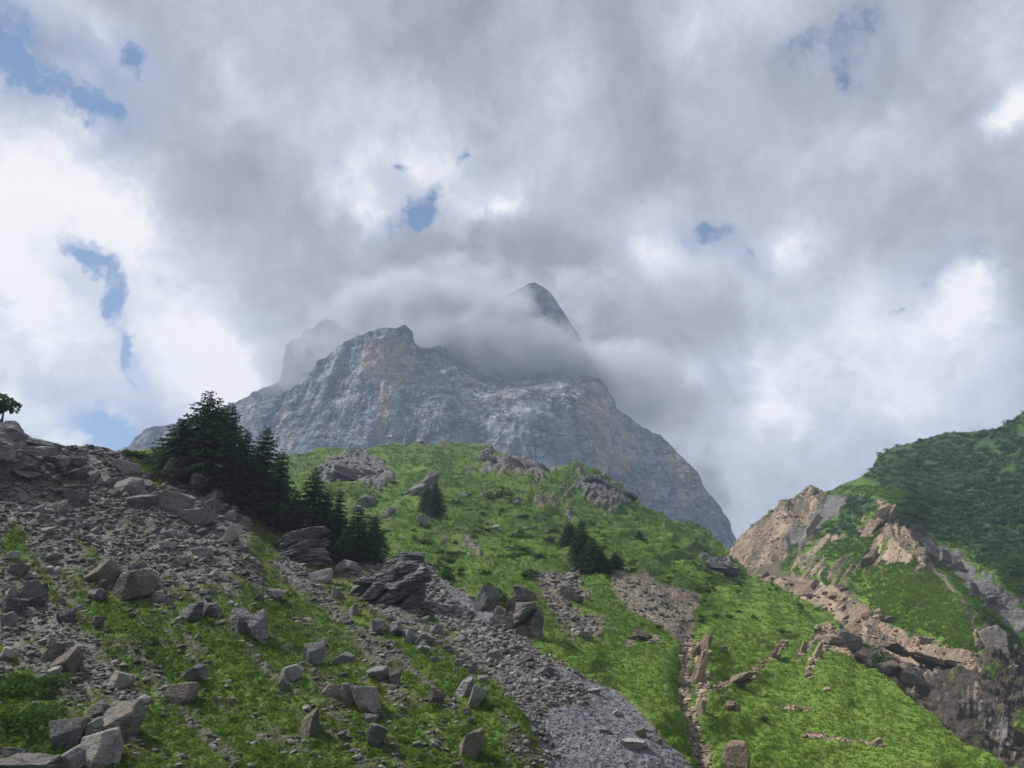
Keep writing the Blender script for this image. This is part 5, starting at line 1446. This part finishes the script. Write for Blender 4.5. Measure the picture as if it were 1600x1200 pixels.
tufts('grass', SLOPE, 36000, (-150, 700, 900, 1290), lambda px, py, r: SLOPE.mask('grass', px, py) + 0.6 * noise2(px, py, 12, 3) > 0.42 + 0.25 * r.rand(len(px)), 71, 'green grass tufts over the left slope', 5.0)
tufts('grass', MEADOW, 62000, (440, 690, 1640, 1290), lambda px, py, r: MEADOW.mask('grass', px, py) + 0.6 * noise2(px, py, 12, 3) > 0.50 + 0.25 * r.rand(len(px)), 72, 'green grass tufts over the meadow and spur', 3.6)
tufts('grass', HILL, 16000, (1160, 760, 1640, 1020), lambda px, py, r: (HILL.mask('grass', px, py) + 0.6 * noise2(px, py, 12, 3) > 0.55 + 0.25 * r.rand(len(px))) & (HILL.mask('bush', px, py) < 0.6), 73, 'green grass tufts on the right hill', 4.0)

# ------------------------------------------------------------------ air: haze round everything, and the cloud on the summit
def box_mesh(name, lo, hi):
    x0, y0, z0 = lo; x1, y1, z1 = hi
    V = [(x0, y0, z0), (x1, y0, z0), (x1, y1, z0), (x0, y1, z0), (x0, y0, z1), (x1, y0, z1), (x1, y1, z1), (x0, y1, z1)]
    F = [(0, 3, 2, 1), (4, 5, 6, 7), (0, 1, 5, 4), (1, 2, 6, 5), (2, 3, 7, 6), (3, 0, 4, 7)]
    return np_mesh(name, np.array(V), np.array(F), None, False)


def haze():
    m = bpy.data.materials.new('haze_air'); m.use_nodes = True; m.node_tree.nodes.clear(); nt = NT(m.node_tree)
    v = nt.node('ShaderNodeVolumePrincipled'); o = nt.node('ShaderNodeOutputMaterial')
    v.inputs['Color'].default_value = (0.62, 0.74, 1.0, 1); v.inputs['Density'].default_value = HAZE_DENSITY
    v.inputs['Anisotropy'].default_value = 0.0
    nt.l.new(v.outputs[0], o.inputs['Volume'])
    me = box_mesh('haze', (-1500, -1450, -60), (1500, 1900, 660)); me.materials.append(m)
    tag(link('haze', me), 'thin blue haze in the air', 'haze', kind='stuff')


CLOUD_BLOBS = [  # pixel, distance, half sizes across / deep / high in metres, weight
    (690, 535, 1060, 130, 90, 58, 1.8), (770, 560, 1050, 160, 90, 60, 2.0), (700, 475, 1090, 110, 80, 60, 1.3), (770, 492, 1070, 64, 60, 62, 1.4), (860, 575, 1045, 130, 80, 50, 1.9), (920, 570, 1060, 100, 90, 50, 1.0),
    (620, 480, 1150, 170, 100, 70, 0.8), (740, 440, 1330, 190, 100, 80, 0.8), (900, 470, 1330, 130, 100, 70, 0.6), (745, 500, 1110, 60, 70, 60, 0.9),
    (975, 595, 1020, 110, 90, 70, 0.9), (1030, 655, 985, 70, 90, 60, 0.55), (1110, 740, 960, 50, 80, 70, 0.5), (505, 545, 1140, 120, 80, 70, 0.75), (440, 590, 1140, 80, 60, 50, 0.35), (560, 480, 1130, 110, 80, 45, 0.6)]


def summit_cloud():
    m = bpy.data.materials.new('cloud_vapour'); m.use_nodes = True; m.node_tree.nodes.clear(); nt = NT(m.node_tree)
    P = nt.node('ShaderNodeNewGeometry').outputs['Position']
    tot = None; lo = np.full(3, 1e9); hi = -lo
    w1 = nt.vmath('SUBTRACT', nt.noise(P, 0.010, 4, 0.55, color=True), (0.5, 0.5, 0.5))
    Pw = nt.vmath('ADD', P, nt.vmath('SCALE', w1, scale=150.0))
    for px, py, D, rx, ry, rz, wt_ in CLOUD_BLOBS:
        c = CAM + pix_dir(px, py) * D
        lo = np.minimum(lo, c - [rx, ry, rz]); hi = np.maximum(hi, c + [rx, ry, rz])
        mp = nt.mapping(Pw, tuple(c), (0, 0, 0), (rx, ry, rz), 'TEXTURE')
        g = nt.node('ShaderNodeTexGradient', gradient_type='SPHERICAL'); nt.l.new(mp, g.inputs[0])
        tot = nt.math('MULTIPLY_ADD', g.outputs['Fac'], wt_, tot if tot is not None else 0.0)
    nz = nt.noise(P, 0.018, 5, 0.62)
    d = nt.math('ADD', tot, nt.math('MULTIPLY', nt.math('SUBTRACT', nz, 0.5), 1.9))
    dens = nt.math('MULTIPLY', nt.range(d, 0.10, 1.05), nt.range(tot, 0.02, 0.25))
    dens = nt.math('MULTIPLY', dens, CLOUD_DENSITY)
    v = nt.node('ShaderNodeVolumePrincipled'); o = nt.node('ShaderNodeOutputMaterial')
    v.inputs['Color'].default_value = (0.70, 0.715, 0.77, 1); nt.l.new(dens, v.inputs['Density'])
    nt.l.new(v.outputs[0], o.inputs['Volume'])
    lo -= 20; hi += 20
    me = box_mesh('cloud', lo, hi); me.materials.append(m)
    tag(link('cloud', me), 'grey cloud wrapped round the mountain summit', 'cloud', kind='stuff')


HAZE_DENSITY = 0.00027
CLOUD_DENSITY = 0.045
haze()
summit_cloud()
